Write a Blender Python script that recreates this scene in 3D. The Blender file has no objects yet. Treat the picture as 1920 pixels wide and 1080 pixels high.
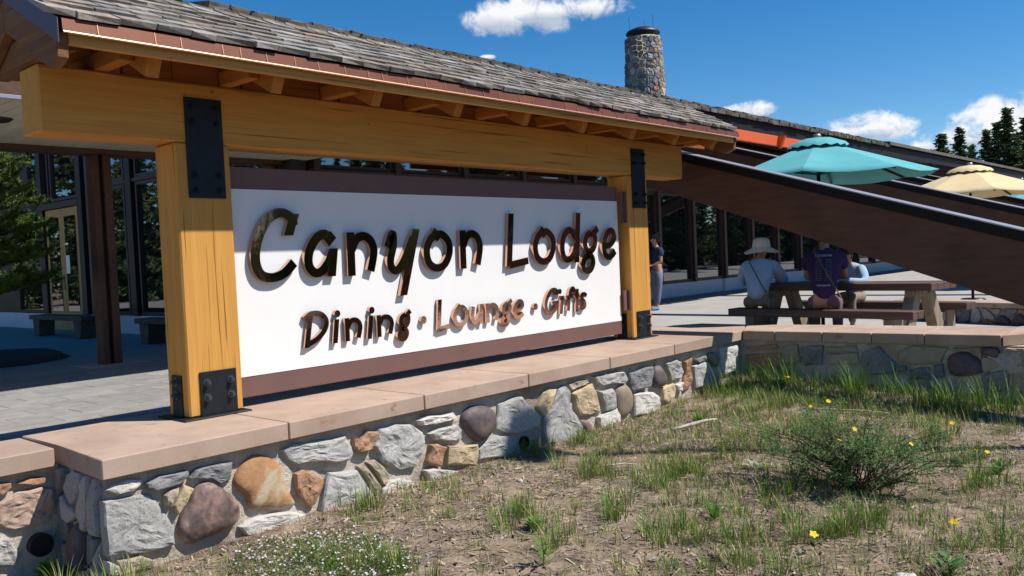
import bpy, bmesh, math, random
from mathutils import Vector, Matrix, noise
R = math.radians
random.seed(7)
sc = bpy.context.scene
COL = sc.collection

# ------------------------------------------------------------------ camera
def camera():
    yaw, pitch, roll = R(41.4956), R(-2.0708), R(-2.5619)
    fw = Vector((math.cos(yaw)*math.cos(pitch), math.sin(yaw)*math.cos(pitch), math.sin(pitch)))
    r = Vector((math.sin(yaw), -math.cos(yaw), 0)); u = r.cross(fw)
    r2 = r*math.cos(roll)+u*math.sin(roll); u2 = -r*math.sin(roll)+u*math.cos(roll)
    cd = bpy.data.cameras.new('camera'); co = bpy.data.objects.new('camera', cd); COL.objects.link(co)
    cd.sensor_width = 36; cd.lens = 1620.5/1920*36; cd.clip_start = .1; cd.clip_end = 6000
    co.matrix_world = Matrix(((r2.x, u2.x, -fw.x, -3.0758), (r2.y, u2.y, -fw.y, -5.8665), (r2.z, u2.z, -fw.z, 1.0726), (0, 0, 0, 1)))
    sc.camera = co
    return fw, r2, u2
FW, RT, UP = camera()

# ------------------------------------------------------------------ sky, sun, exposure
SUN = Vector((.42, -.62, 1)).normalized()
def world():
    w = bpy.data.worlds.new('World'); sc.world = w; w.use_nodes = True
    nt = w.node_tree; N = nt.nodes; L = nt.links; N.clear()
    out = N.new('ShaderNodeOutputWorld'); bg = N.new('ShaderNodeBackground'); bg.inputs[1].default_value = SKY_STRENGTH
    sky = N.new('ShaderNodeTexSky'); sky.sky_type = 'NISHITA'; sky.sun_disc = False
    sky.sun_elevation = math.asin(SUN.z); sky.sun_rotation = math.atan2(SUN.x, SUN.y)
    sky.altitude = 2400; sky.air_density = 1.15; sky.dust_density = .2; sky.ozone_density = 3.0
    hs = N.new('ShaderNodeHueSaturation'); hs.inputs['Saturation'].default_value = 1.38; hs.inputs['Value'].default_value = 1.0
    L.new(sky.outputs[0], hs.inputs['Color'])
    tc = N.new('ShaderNodeTexCoord')
    def math_(op, a, b=None, c=None):
        n = N.new('ShaderNodeMath'); n.operation = op
        for i, v in enumerate((a, b, c)):
            if v is None: continue
            if isinstance(v, (int, float)): n.inputs[i].default_value = v
            else: L.new(v, n.inputs[i])
        return n.outputs[0]
    def dot(vec):
        n = N.new('ShaderNodeVectorMath'); n.operation = 'DOT_PRODUCT'
        L.new(tc.outputs['Generated'], n.inputs[0]); n.inputs[1].default_value = vec
        return n.outputs['Value']
    nz = N.new('ShaderNodeTexNoise'); nz.inputs['Scale'].default_value = 21; nz.inputs['Detail'].default_value = 12
    nz.inputs['Roughness'].default_value = .68; nz.inputs['Distortion'].default_value = .35
    L.new(tc.outputs['Generated'], nz.inputs['Vector'])
    total = None; under = None
    rnd = random.Random(3)
    clouds = list(CLOUDS)
    for k in range(9):
        az = R(115+k*26+rnd.uniform(-6, 6)); el = R(rnd.uniform(9, 26))
        clouds.append((Vector((math.cos(az)*math.cos(el), math.sin(az)*math.cos(el), math.sin(el))), rnd.uniform(.05, .11), rnd.uniform(.018, .035)))
    for d, a, b in clouds:
        d = d.normalized(); right = d.cross(Vector((0, 0, 1))).normalized(); up = right.cross(d)
        x = math_('MULTIPLY', dot(right), 1/a); y = math_('MULTIPLY', dot(up), 1/b)
        q = math_('SUBTRACT', 1.0, math_('ADD', math_('POWER', math_('ABSOLUTE', x), 2.0), math_('POWER', math_('ABSOLUTE', y), 2.0)))
        front = math_('GREATER_THAN', dot(d), .5)
        q = math_('ADD', q, math_('MULTIPLY', math_('SUBTRACT', front, 1), 50))
        total = q if total is None else math_('MAXIMUM', total, q)
        sh = math_('MULTIPLY', math_('MULTIPLY', y, front), math_('GREATER_THAN', q, -.8))
        under = sh if under is None else math_('ADD', under, sh)
    dens = math_('ADD', math_('MULTIPLY', total, .95), math_('MULTIPLY', math_('SUBTRACT', nz.outputs['Fac'], .45), 4.6))
    mr = N.new('ShaderNodeMapRange'); mr.interpolation_type = 'SMOOTHSTEP'
    L.new(dens, mr.inputs['Value']); mr.inputs['From Min'].default_value = .0; mr.inputs['From Max'].default_value = 1.05
    gate = N.new('ShaderNodeMapRange'); L.new(total, gate.inputs['Value']); gate.inputs['From Min'].default_value = -.9; gate.inputs['From Max'].default_value = -.1
    mask = math_('MULTIPLY', mr.outputs[0], gate.outputs[0])
    shade = N.new('ShaderNodeMapRange'); L.new(math_('ADD', math_('MULTIPLY', under, .5), math_('MULTIPLY', nz.outputs['Fac'], 1.2)), shade.inputs['Value'])
    shade.inputs['From Min'].default_value = .1; shade.inputs['From Max'].default_value = .75
    cc = N.new('ShaderNodeMix'); cc.data_type = 'RGBA'
    L.new(shade.outputs[0], cc.inputs['Factor']); cc.inputs['A'].default_value = CLOUD_DARK; cc.inputs['B'].default_value = CLOUD_LIGHT
    mx = N.new('ShaderNodeMix'); mx.data_type = 'RGBA'
    L.new(mask, mx.inputs['Factor']); L.new(hs.outputs[0], mx.inputs['A']); L.new(cc.outputs['Result'], mx.inputs['B'])
    L.new(mx.outputs['Result'], bg.inputs[0]); L.new(bg.outputs[0], out.inputs[0])
SKY_STRENGTH = .098
CLOUD_DARK = (4.1, 4.7, 5.7, 1); CLOUD_LIGHT = (7.8, 7.9, 8.1, 1)
def view(px, py): return (FW*1620.5+RT*(px-960)-UP*(py-540)).normalized()
# cloud directions (unit vectors, angular half sizes)
CLOUDS = [(view(945, 32), .048, .019), (view(1005, 24), .055, .020), (view(1085, 16), .055, .014), (view(1390, 207), .042, .010), (view(1635, 243), .042, .019), (view(1600, 250), .030, .010),
          (view(1915, 228), .062, .026), (view(1815, 258), .042, .016), (view(1745, 280), .035, .010), (view(917, 107), .010, .003)]
world()
sd = bpy.data.lights.new('sun', 'SUN'); so = bpy.data.objects.new('sun', sd); COL.objects.link(so)
sd.energy = 5.0; sd.angle = R(.53); sd.color = (1, .955, .89)
so.rotation_euler = (-SUN).to_track_quat('-Z', 'Y').to_euler(); so.location = (10, -15, 25)
vs = sc.view_settings; vs.view_transform = 'Standard'; vs.look = 'None'; vs.exposure = .32; vs.gamma = 1; vs.use_curve_mapping = False
sc.cycles.caustics_reflective = False; sc.cycles.caustics_refractive = False

# ------------------------------------------------------------------ materials
def _nt(name):
    m = bpy.data.materials.new(name); m.use_nodes = True; nt = m.node_tree; nt.nodes.clear()
    o = nt.nodes.new('ShaderNodeOutputMaterial'); b = nt.nodes.new('ShaderNodeBsdfPrincipled'); nt.links.new(b.outputs[0], o.inputs[0])
    return m, nt, b
def rgba(c): return (c[0], c[1], c[2], 1)
def mat(name, cols, scale=5, stretch=(1, 1, 1), detail=6, rough=.8, bump=0, bscale=None, metal=0, vary=0, spec=.4, dist=0, spots=None, grime=None, hue=0, coat=0):
    """noise ramp colour + optional second layer of spots / grime + bump; vary = brightness per object"""
    m, nt, b = _nt(name); N = nt.nodes; L = nt.links
    tc = N.new('ShaderNodeTexCoord'); mp = N.new('ShaderNodeMapping'); mp.inputs['Scale'].default_value = stretch
    oi = N.new('ShaderNodeObjectInfo')
    add = N.new('ShaderNodeVectorMath'); add.operation = 'ADD'
    sc_ = N.new('ShaderNodeVectorMath'); sc_.operation = 'SCALE'; L.new(oi.outputs['Random'], sc_.inputs[0]); sc_.inputs['Scale'].default_value = 37
    L.new(tc.outputs['Object'], add.inputs[0]); L.new(sc_.outputs[0], add.inputs[1]); L.new(add.outputs[0], mp.inputs[0])
    nz = N.new('ShaderNodeTexNoise'); nz.inputs['Scale'].default_value = scale; nz.inputs['Detail'].default_value = detail; nz.inputs['Roughness'].default_value = .6
    nz.inputs['Distortion'].default_value = dist
    L.new(mp.outputs[0], nz.inputs['Vector'])
    cr = N.new('ShaderNodeValToRGB'); e = cr.color_ramp.elements
    while len(e) < len(cols): e.new(.5)
    for i, (p, c) in enumerate(cols): e[i].position = p; e[i].color = rgba(c)
    L.new(nz.outputs['Fac'], cr.inputs[0]); col = cr.outputs[0]
    def layer(col, sc2, lo, hi, c, kind='noise', st=None):
        if kind == 'vor':
            t = N.new('ShaderNodeTexVoronoi'); t.inputs['Scale'].default_value = sc2; f = t.outputs['Distance']
        else:
            t = N.new('ShaderNodeTexNoise'); t.inputs['Scale'].default_value = sc2; t.inputs['Detail'].default_value = 5; f = t.outputs['Fac']
        if st:
            m2 = N.new('ShaderNodeMapping'); m2.inputs['Scale'].default_value = st; L.new(add.outputs[0], m2.inputs[0]); L.new(m2.outputs[0], t.inputs['Vector'])
        else: L.new(add.outputs[0], t.inputs['Vector'])
        r = N.new('ShaderNodeMapRange'); L.new(f, r.inputs['Value']); r.inputs['From Min'].default_value = lo; r.inputs['From Max'].default_value = hi
        x = N.new('ShaderNodeMix'); x.data_type = 'RGBA'; L.new(r.outputs[0], x.inputs['Factor']); L.new(col, x.inputs['A']); x.inputs['B'].default_value = rgba(c)
        return x.outputs['Result']
    for sp in (spots or []): col = layer(col, *sp)
    if vary:
        mr = N.new('ShaderNodeMapRange'); L.new(oi.outputs['Random'], mr.inputs['Value']); mr.inputs['To Min'].default_value = 1-vary; mr.inputs['To Max'].default_value = 1+vary
        h = N.new('ShaderNodeHueSaturation'); L.new(mr.outputs[0], h.inputs['Value']); L.new(col, h.inputs['Color'])
        if hue:
            ml = N.new('ShaderNodeMath'); ml.operation = 'MULTIPLY'; L.new(oi.outputs['Random'], ml.inputs[0]); ml.inputs[1].default_value = 7.31
            fr = N.new('ShaderNodeMath'); fr.operation = 'FRACT'; L.new(ml.outputs[0], fr.inputs[0])
            m3 = N.new('ShaderNodeMapRange'); L.new(fr.outputs[0], m3.inputs['Value']); m3.inputs['To Min'].default_value = 1-hue; m3.inputs['To Max'].default_value = 1+hue
            L.new(m3.outputs[0], h.inputs['Saturation'])
        col = h.outputs[0]
    L.new(col, b.inputs['Base Color'])
    b.inputs['Roughness'].default_value = rough; b.inputs['Metallic'].default_value = metal; b.inputs['Specular IOR Level'].default_value = spec
    if coat: b.inputs['Coat Weight'].default_value = coat; b.inputs['Coat Roughness'].default_value = .25
    if bump:
        bp = N.new('ShaderNodeBump'); bp.inputs['Strength'].default_value = bump; bp.inputs['Distance'].default_value = .02
        n2 = N.new('ShaderNodeTexNoise'); n2.inputs['Scale'].default_value = bscale or scale*3; n2.inputs['Detail'].default_value = 8; n2.inputs['Roughness'].default_value = .65
        L.new(mp.outputs[0] if stretch != (1, 1, 1) else add.outputs[0], n2.inputs['Vector']); L.new(n2.outputs['Fac'], bp.inputs['Height']); L.new(bp.outputs[0], b.inputs['Normal'])
    return m
def flat(name, c, rough=.6, metal=0, spec=.5):
    m, nt, b = _nt(name); b.inputs['Base Color'].default_value = rgba(c); b.inputs['Roughness'].default_value = rough; b.inputs['Metallic'].default_value = metal
    b.inputs['Specular IOR Level'].default_value = spec; return m
def wood(name, a, bcol, axis, rough=.72, fine=1):
    st = [9, 9, 9]; st[axis] = .35
    kn = [1.3, 2.2, 2.2] if axis == 0 else ([2.2, 1.3, 2.2] if axis == 1 else [2.2, 2.2, 1.3])
    fs = [48, 48, 48]; fs[axis] = .7
    dk = tuple(v*.45 for v in a)
    return mat(name, [(.25, a), (.5, tuple((x+y)/2 for x, y in zip(a, bcol))), (.75, bcol)], scale=1.6*fine, stretch=tuple(st), detail=7, rough=rough, bump=.2, bscale=4, spec=.2, dist=.6,
               spots=[(2.2, .060, .025, dk, 'vor', tuple(kn)), (1.0, .635, .69, dk, 'noise', tuple(fs)), (1.0, .50, .85, tuple(v*.80 for v in a), 'noise', tuple(3*v if v > 1 else 2.0 for v in fs))])
WOODC = ((.53, .252, .052), (.67, .35, .088))
W_X = wood('stained_fir_along_x', *WOODC, 0); W_Y = wood('stained_fir_along_y', *WOODC, 1); W_Z = wood('stained_fir_upright', *WOODC, 2)
W_RED = wood('reddish_soffit_wood', (.24, .075, .022), (.33, .115, .035), 0)
W_GREY = wood('weathered_barge_wood', (.12, .058, .027), (.25, .125, .055), 1)
W_RAF = wood('shade_darkened_fir', (.34, .13, .03), (.50, .21, .05), 1)  # fir colour darkened for the shade under the eaves
W_PALE = wood('fascia_cedar', (.52, .255, .075), (.66, .35, .115), 0)
STEEL = mat('blackened_steel', [(.3, (.006, .008, .011)), (.7, (.013, .016, .020))], scale=9, rough=.5, bump=.05, spec=.35)
BOLT = flat('bolt_steel', (.11, .12, .14), .38, .7)
COPPER = mat('polished_copper', [(.3, (.74, .43, .30)), (.7, (.80, .48, .35))], scale=4, rough=.035, metal=1, bump=.07, bscale=5)
COPPER_D = mat('copper_flashing', [(.3, (.155, .050, .024)), (.7, (.205, .068, .033))], scale=3, rough=.45, metal=.25, vary=.10)
COPPER_GLINT = flat('glint_lightened_copper', (.90, .55, .38), .42, 1); COPPER_S = flat('copper_seam', (.42, .20, .12), .45, .6)  # hem copper lightened to stand in for the sun's glint
PURPLE = flat('rake_metal', (.12, .085, .10), .45, .5)
PANEL = mat('white_sign_panel', [(.3, (.80, .79, .765)), (.7, (.83, .82, .795))], scale=2, rough=.55)
BORDER = mat('brown_sign_border', [(.3, (.150, .082, .070)), (.7, (.175, .096, .082))], scale=3, rough=.5)
SHINGLE = mat('grey_shingle', [(.25, (.12, .098, .080)), (.5, (.225, .20, .172)), (.75, (.34, .315, .28))], scale=1.4, stretch=(7, .8, 4), detail=5, rough=.9, bump=.3, bscale=6, vary=.34, hue=.6)
SHINGLE_D = mat('dark_old_shingle', [(.3, (.06, .052, .043)), (.7, (.17, .15, .125))], scale=6, rough=.9, bump=.4, vary=.4)
COPING = mat('sandstone_coping', [(.3, (.34, .235, .175)), (.6, (.44, .32, .245)), (.8, (.50, .375, .295))], scale=2.2, detail=8, rough=.85, bump=.12, bscale=60, vary=.07, spots=[(9, .64, .74, (.29, .165, .11)), (1.7, .55, .8, (.40, .29, .225)), (70, .68, .76, (.33, .23, .17))])
MORTAR = mat('mortar', [(.3, (.44, .375, .30)), (.7, (.66, .59, .49))], scale=7, detail=10, rough=.95, bump=1.0, bscale=45, spots=[(1.5, .5, .7, (.33, .27, .21)), (60, .62, .72, (.25, .21, .17))])
def granite(name, base, dark, light, sc1=45):
    return mat(name, [(.28, dark), (.45, base), (.6, base), (.75, light)], scale=sc1, detail=10, rough=.9, bump=.75, bscale=18, vary=.15, spots=[(3.0, .56, .75, tuple(v*.62 for v in base)), (5.0, .62, .8, tuple(min(1, v*1.3) for v in base))])
ST = {
 'G': granite('grey_granite', (.40, .385, .36), (.11, .108, .105), (.70, .685, .66), 70),
 'P': granite('pale_granite', (.54, .505, .455), (.25, .225, .20), (.74, .71, .66), 60),
 'D': granite('slate_stone', (.22, .215, .215), (.09, .09, .095), (.37, .36, .35), 25),
 'T': granite('tan_stone', (.38, .315, .225), (.22, .17, .115), (.48, .41, .31), 12),
 'Y': granite('buff_sandstone', (.52, .40, .25), (.36, .255, .145), (.60, .49, .33), 6),
 'O': mat('iron_stained_sandstone', [(.30, (.30, .145, .06)), (.46, (.40, .215, .10)), (.52, (.46, .37, .25)), (.8, (.53, .45, .33))], scale=2.3, detail=4, rough=.85, bump=.35, bscale=30, dist=.5),
 'R': granite('rust_stone', (.38, .215, .13), (.20, .09, .05), (.52, .36, .26), 22),
 'C': granite('pink_rough_stone', (.45, .32, .25), (.22, .12, .08), (.62, .53, .46), 18),
 'B': mat('mottled_boulder', [(.3, (.06, .045, .043)), (.45, (.15, .10, .088)), (.6, (.30, .19, .15)), (.74, (.52, .45, .41))], scale=10, detail=9, rough=.6, bump=.2, bscale=30, dist=.4),
 'K': mat('dark_river_boulder', [(.3, (.075, .058, .06)), (.7, (.15, .115, .115))], scale=22, detail=8, rough=.62, bump=.12, bscale=50, spots=[(2.5, .6, .75, (.22, .15, .12))]),
 'S': mat('brown_river_stone', [(.3, (.20, .155, .11)), (.7, (.36, .29, .21))], scale=6, detail=8, rough=.7, bump=.12, bscale=40, vary=.15)}
BROWN = mat('brown_painted_timber', [(.3, (.08, .034, .019)), (.7, (.125, .058, .034))], scale=2.4, stretch=(7, .25, 7), detail=8, rough=.6, bump=.15, bscale=5, spots=[(60, .735, .77, (.4, .35, .3)), (1.1, .55, .8, (.04, .02, .015))])
BROWN_D = flat('dark_brown_trim', (.022, .012, .011), .5)
FRAME = flat('brown_window_frame', (.055, .030, .026), .5)
FLASH = flat('grey_cap_flashing', (.34, .32, .345), .4, .3)
CAPB = flat('black_cap_board', (.007, .005, .005), .6, 0, .25)
ORANGE = flat('orange_painted_beam', (.68, .115, .03), .5)
WHITEB = mat('white_base_wall', [(.3, (.60, .60, .62)), (.7, (.68, .68, .70))], scale=3, rough=.8)
SOFFIT = mat('beige_soffit_board', [(.3, (.56, .51, .40)), (.7, (.62, .57, .46))], scale=3, rough=.7, vary=.06)
GLASS = flat('dark_window_glass', (.006, .008, .010), .015, 0, .8)
GLASS.node_tree.nodes['Principled BSDF'].inputs['IOR'].default_value = 2.1
DOORW = wood('door_maple', (.42, .26, .10), (.54, .35, .15), 2)
PAVER = mat('grey_paver', [(.3, (.215, .205, .19)), (.7, (.30, .287, .265))], scale=5, detail=8, rough=.9, bump=.2, bscale=50, vary=.12)
CONC = mat('pale_concrete', [(.3, (.31, .295, .27)), (.7, (.40, .38, .35))], scale=1.5, detail=8, rough=.9, bump=.12, bscale=40)
CONC_B = mat('bench_concrete', [(.3, (.07, .062, .055)), (.7, (.11, .10, .09))], scale=6, rough=.9, bump=.2)
BENCHW = mat('brown_bench_plank', [(.3, (.075, .040, .030)), (.7, (.13, .078, .060))], scale=3, stretch=(6, .4, 6), rough=.6, bump=.15, vary=.1)
LEGW = mat('weathered_table_leg', [(.3, (.21, .165, .115)), (.7, (.33, .265, .19))], scale=3, stretch=(5, 5, .5), rough=.85, bump=.25)
MULCH = mat('dark_mulch', [(.3, (.02, .016, .012)), (.7, (.07, .055, .04))], scale=25, rough=1, bump=1)
TEAL = mat('teal_canvas', [(.3, (.085, .34, .365)), (.7, (.115, .41, .435))], scale=2, detail=8, rough=.9, bump=.1)
CREAM = mat('cream_canvas', [(.3, (.66, .51, .27)), (.7, (.72, .57, .32))], scale=3, rough=.85)
BARK = mat('bark', [(.3, (.05, .035, .025)), (.7, (.13, .095, .07))], scale=12, rough=1, bump=.8)

# ------------------------------------------------------------------ helpers
LOCAL = False   # True while a thing is built in its own space round its Empty
def link(o, parent=None):
    COL.objects.link(o)
    if parent: setp(o, parent)
    return o
def setp(o, parent):
    o.parent = parent
    if parent and parent.type == 'EMPTY' and not LOCAL:
        o.matrix_parent_inverse = (Matrix.Translation(parent.location) @ parent.rotation_euler.to_matrix().to_4x4()).inverted()
def empty(name, loc, label, cat, group=None, rz=0):
    o = bpy.data.objects.new(name, None); o.location = loc; o.rotation_euler.z = rz; o.empty_display_size = .2
    link(o); return tag(o, label, cat, group)
def tag(o, label=None, cat=None, group=None, kind=None):
    if label: o['label'] = label
    if cat: o['category'] = cat
    if group: o['group'] = group
    if kind: o['kind'] = kind
    return o
def mesh(name, v, f, m, parent=None, smooth=False, loc=None):
    me = bpy.data.meshes.new(name); me.from_pydata([tuple(p) for p in v], [], f); me.materials.append(m)
    if smooth: me.polygons.foreach_set('use_smooth', [True]*len(me.polygons))
    me.update()
    o = bpy.data.objects.new(name, me)
    if loc: o.location = loc
    return link(o, parent)
def bm_obj(name, bm, m, parent=None, smooth=False):
    me = bpy.data.meshes.new(name); bmesh.ops.recalc_face_normals(bm, faces=bm.faces); bm.to_mesh(me); bm.free(); me.materials.append(m)
    if smooth: me.polygons.foreach_set('use_smooth', [True]*len(me.polygons))
    o = bpy.data.objects.new(name, me)
    return link(o, parent)
def box(name, a, b, m, parent=None, bev=.004, taper=None):
    bm = bmesh.new(); bmesh.ops.create_cube(bm, size=1)
    c = [(x+y)/2 for x, y in zip(a, b)]; d = [abs(y-x) for x, y in zip(a, b)]
    for v in bm.verts: v.co = Vector((c[0]+v.co.x*d[0], c[1]+v.co.y*d[1], c[2]+v.co.z*d[2]))
    if bev: bmesh.ops.bevel(bm, geom=bm.edges[:], offset=min(bev, min(d)*.3), segments=1, affect='EDGES')
    return bm_obj(name, bm, m, parent)
def beam(name, p, q, w, h, m, parent=None, bev=.004, up=Vector((0, 0, 1))):
    """bar of width w, height h from p to q (centre line)"""
    p = Vector(p); q = Vector(q); d = (q-p); l = d.length; d.normalize(); s = d.cross(up).normalized(); u = s.cross(d)
    bm = bmesh.new(); bmesh.ops.create_cube(bm, size=1)
    for v in bm.verts: v.co = (p+q)/2+d*(v.co.x*l)+s*(v.co.y*w)+u*(v.co.z*h)
    if bev: bmesh.ops.bevel(bm, geom=bm.edges[:], offset=min(bev, min(l, w, h)*.3), segments=1, affect='EDGES')
    return bm_obj(name, bm, m, parent)
def prism(name, poly, axis, a, b, m, parent=None, bev=0):
    """extrude a 2D polygon along axis 0/1/2 from a to b"""
    bm = bmesh.new(); vs1 = []; vs2 = []
    for p in poly:
        for t, lst in ((a, vs1), (b, vs2)):
            c = [p[0], p[1]]; c.insert(axis, t); lst.append(bm.verts.new(c))
    bm.faces.new(vs1); bm.faces.new(vs2[::-1]); n = len(poly)
    for i in range(n): bm.faces.new((vs1[i], vs2[i], vs2[(i+1) % n], vs1[(i+1) % n]))
    if bev: bmesh.ops.bevel(bm, geom=bm.edges[:], offset=bev, segments=1, affect='EDGES')
    return bm_obj(name, bm, m, parent)
def tube(bm, pts, rad, seg=8, cap=True):
    """tapered tube through pts into a bmesh"""
    rings = []; n = len(pts); pts = [Vector(p) for p in pts]
    for i, p in enumerate(pts):
        d = (pts[min(i+1, n-1)]-pts[max(i-1, 0)]).normalized(); s = d.cross(Vector((.31, .12, .94))).normalized(); u = s.cross(d)
        r = rad[i] if isinstance(rad, (list, tuple)) else rad
        rings.append([bm.verts.new(p+s*(r*math.cos(2*math.pi*k/seg))+u*(r*math.sin(2*math.pi*k/seg))) for k in range(seg)])
    for i in range(n-1):
        for k in range(seg): bm.faces.new((rings[i][k], rings[i][(k+1) % seg], rings[i+1][(k+1) % seg], rings[i+1][k]))
    if cap: bm.faces.new(rings[0][::-1]); bm.faces.new(rings[-1])
def copy_to(o, loc=None, parent=None):
    c = o.copy(); COL.objects.link(c)
    if parent: setp(c, parent)
    if loc is not None: c.location = loc
    return c

# ================================================================== SETTING
ZP = -.32           # patio level (coping top is z = 0)
def fbm(x, y, s=1.0, seed=0):
    return noise.fractal(Vector((x*s+seed*7.3, y*s-seed*3.1, seed)), 1.0, 2.0, 5)
def gz(x, y):
    """height of the planted ground in front of the wall"""
    z = -.70-.012*max(0, -y-1.5)+.05*fbm(x, y, .5)+.018*fbm(x, y, 2.3, 2)
    z += .10*max(0, min(1, (x-5.2)/2.2))*max(0, 1-abs(y+1.6)/3)
    return z
GROUND = mat('dry_soil', [(.28, (.085, .061, .044)), (.45, (.19, .138, .098)), (.6, (.31, .232, .158)), (.78, (.46, .365, .235))], scale=5, detail=12, rough=1, bump=1.0, bscale=28,
             spots=[(.9, .52, .66, (.27, .205, .125)), (1.4, .58, .72, (.12, .105, .05)), (38, .62, .74, (.42, .36, .28))])
def ground():
    # fine sheet near the camera, coarse skirt far out, one mesh
    xs = [-160, -60, -25, -12]+[-7+.11*i for i in range(175)]+[14, 18, 26, 45, 90, 180]
    ys = [-160, -80, -40, -24, -16]+[-11+.11*i for i in range(97)]+[-.2, 1, 6, 20, 45, 90, 180]
    v = []; f = []; ny = len(ys)
    for x in xs:
        for y in ys:
            z = gz(x, y)
            if y > -.35: z = -.80
            if x > 7.6: z = -.80
            v.append((x, y, z if abs(x) < 20 and abs(y) < 20 else -.85))
    for i in range(len(xs)-1):
        for j in range(ny-1): f.append((i*ny+j, (i+1)*ny+j, (i+1)*ny+j+1, i*ny+j+1))
    o = mesh('ground', v, f, GROUND, smooth=True); tag(o, kind='structure')
ground()
# patio slab, pavers on its left part, concrete on its right part
pat = box('patio', (-14, .45, -.70), (6.2, 40, ZP-.006), PAVER, None, 0); tag(pat, kind='structure')
pv = None; rnd = random.Random(5)
for j in range(17):
    for i in range(11):
        x = -1.6+i*.62+(.31 if j % 2 else 0); y = 2.0+j*.37
        if pv is None:
            pv = box('paver', (-.3075, -.1825, -.02), (.3075, .1825, 0), PAVER, None, .003); pv.location = (x, y, ZP); pv.parent = pat; o = pv
        else: o = copy_to(pv, (x, y, ZP+rnd.uniform(-.0015, .0015)), pat)
        o.rotation_euler = (rnd.uniform(-.002, .002), rnd.uniform(-.002, .002), 0)
pat2 = box('terrace', (6.2, .45, -.70), (70, 40, ZP-.002), CONC, None, 0); tag(pat2, kind='structure')
pat3 = box('terrace', (7.9, -9, -.70), (70, .45, ZP-.002), CONC, None, 0); tag(pat3, kind='structure')
for i in range(9):
    for j in range(5):
        x = 8.05+i*2.4; y = -3.2+j*2.4
        if i == 0 and j == 0:
            sl = box('concrete_slab', (0, 0, -.03), (2.385, 2.385, 0), CONC, pat3, .006); sl.location = (x, y, ZP+.003)
        else: copy_to(sl, (x, y, ZP+.003), pat3)

ASPH = mat('asphalt', [(.3, (.035, .035, .036)), (.7, (.06, .06, .06))], scale=8, rough=.9)
tag(mesh('road', [(-60, -70, -.78), (140, -70, -.78), (140, -15, -.78), (-60, -15, -.78)], [(0, 1, 2, 3)], ASPH), kind='structure')
# ================================================================== STONE WALL
wall = empty('stone_seat_wall', (3, -.4, -.75), 'rubble stone seat wall with pink sandstone coping under the sign', 'wall')
def stone(poly, kind, frame, parent, h=None, name='stone', rnd=random):
    """frame(u, v, w): 2D outline + outward distance to a point"""
    cx = sum(p[0] for p in poly)/len(poly); cy = sum(p[1] for p in poly)/len(poly)
    rad = sum(math.hypot(p[0]-cx, p[1]-cy) for p in poly)/len(poly)
    sm = kind in 'BKSO'
    pts = []
    for i, p in enumerate(poly):
        q = poly[(i+1) % len(poly)]; o = poly[i-1]; r2 = poly[(i+2) % len(poly)]
        pts.append(p)
        m = ((p[0]+q[0])/2, (p[1]+q[1])/2)
        if sm: m = ((9*(p[0]+q[0])-o[0]-r2[0])/16, (9*(p[1]+q[1])-o[1]-r2[1])/16)
        else:
            l = math.hypot(q[0]-p[0], q[1]-p[1]); m = (m[0]+rnd.uniform(-.05, .05)*l, m[1]+rnd.uniform(-.05, .05)*l)
        pts.append(m)
    n = len(pts); h = h or {'B': .09, 'K': .09, 'S': .065, 'O': .055}.get(kind, rnd.uniform(.038, .062))
    if sm or rad < .03: prof = [(1.0, -.03), (.995, .25), (.94, .55), (.80, .80), (.58, .94), (.3, 1.0)]
    else: prof = [(1.0, -.03), (.99, .60), (.95, .88), (.84, 1.0), (.68, 1.02), (.5, 1.04), (.33, 1.03), (.16, 1.02)]
    v = []; sx = rnd.uniform(-.18, .18); sy = rnd.uniform(-.25, .15)
    for k, (s, d) in enumerate(prof):
        for p in pts:
            u = cx+(p[0]-cx)*s; w = cy+(p[1]-cy)*s
            dd = h*d if d > 0 else d
            if k > 0:
                dd *= 1+(sx*(u-cx)+sy*(w-cy))/max(rad, .01)
                if not sm: dd += .018*noise.noise(Vector((u*11, w*11, 3+cx)))+.010*noise.noise(Vector((u*31, w*31, 9)))
            v.append(frame(u, w, dd))
    v.append(frame(cx, cy, h*(1.0 if sm else 1.03)))
    f = []; K = len(prof)
    for k in range(K-1):
        for i in range(n): f.append((k*n+i, k*n+(i+1) % n, (k+1)*n+(i+1) % n, (k+1)*n+i))
    for i in range(n): f.append(((K-1)*n+i, (K-1)*n+(i+1) % n, K*n))
    o = mesh(name, v, f, ST[kind], parent, smooth=sm)
    return o
def rough_slab(name, frame, u0, u1, v0, v1, m, parent, du=.04, amp=.015, back=.25):
    nu = max(2, int((u1-u0)/du)); nv = max(2, int((v1-v0)/du)); v = []; f = []
    for i in range(nu+1):
        for j in range(nv+1):
            u = u0+(u1-u0)*i/nu; w = v0+(v1-v0)*j/nv
            v.append(frame(u, w, amp*noise.fractal(Vector((u*5, w*5, 1)), 1, 2, 4)))
    for i in range(nu):
        for j in range(nv): a = i*(nv+1)+j; f.append((a, a+nv+1, a+nv+2, a+1))
    b = len(v)
    for u, w in ((u0, v0), (u1, v0), (u1, v1), (u0, v1)): v.append(frame(u, w, -back))
    f.append((b, b+1, b+2, b+3))
    ring = [i*(nv+1) for i in range(nu+1)]; f.append(ring+[b+1, b])
    ring = [i*(nv+1)+nv for i in range(nu+1)]; f.append(ring[::-1]+[b+3, b+2])
    f.append(list(range(nv+1))+[b+3, b]); f.append([nu*(nv+1)+j for j in range(nv+1)][::-1]+[b+1, b+2])
    return mesh(name, v, f, m, parent, smooth=False)
YM = -.672
fm = lambda u, w, d: (u, YM-d, w)
fl = lambda u, w, d: (u, -.005-d, w)
fr = lambda u, w, d: (7.165+max(0, -.755-u)*.068-d, u, w)
fe = lambda u, w, d: (-.90-d, u, w)
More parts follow.
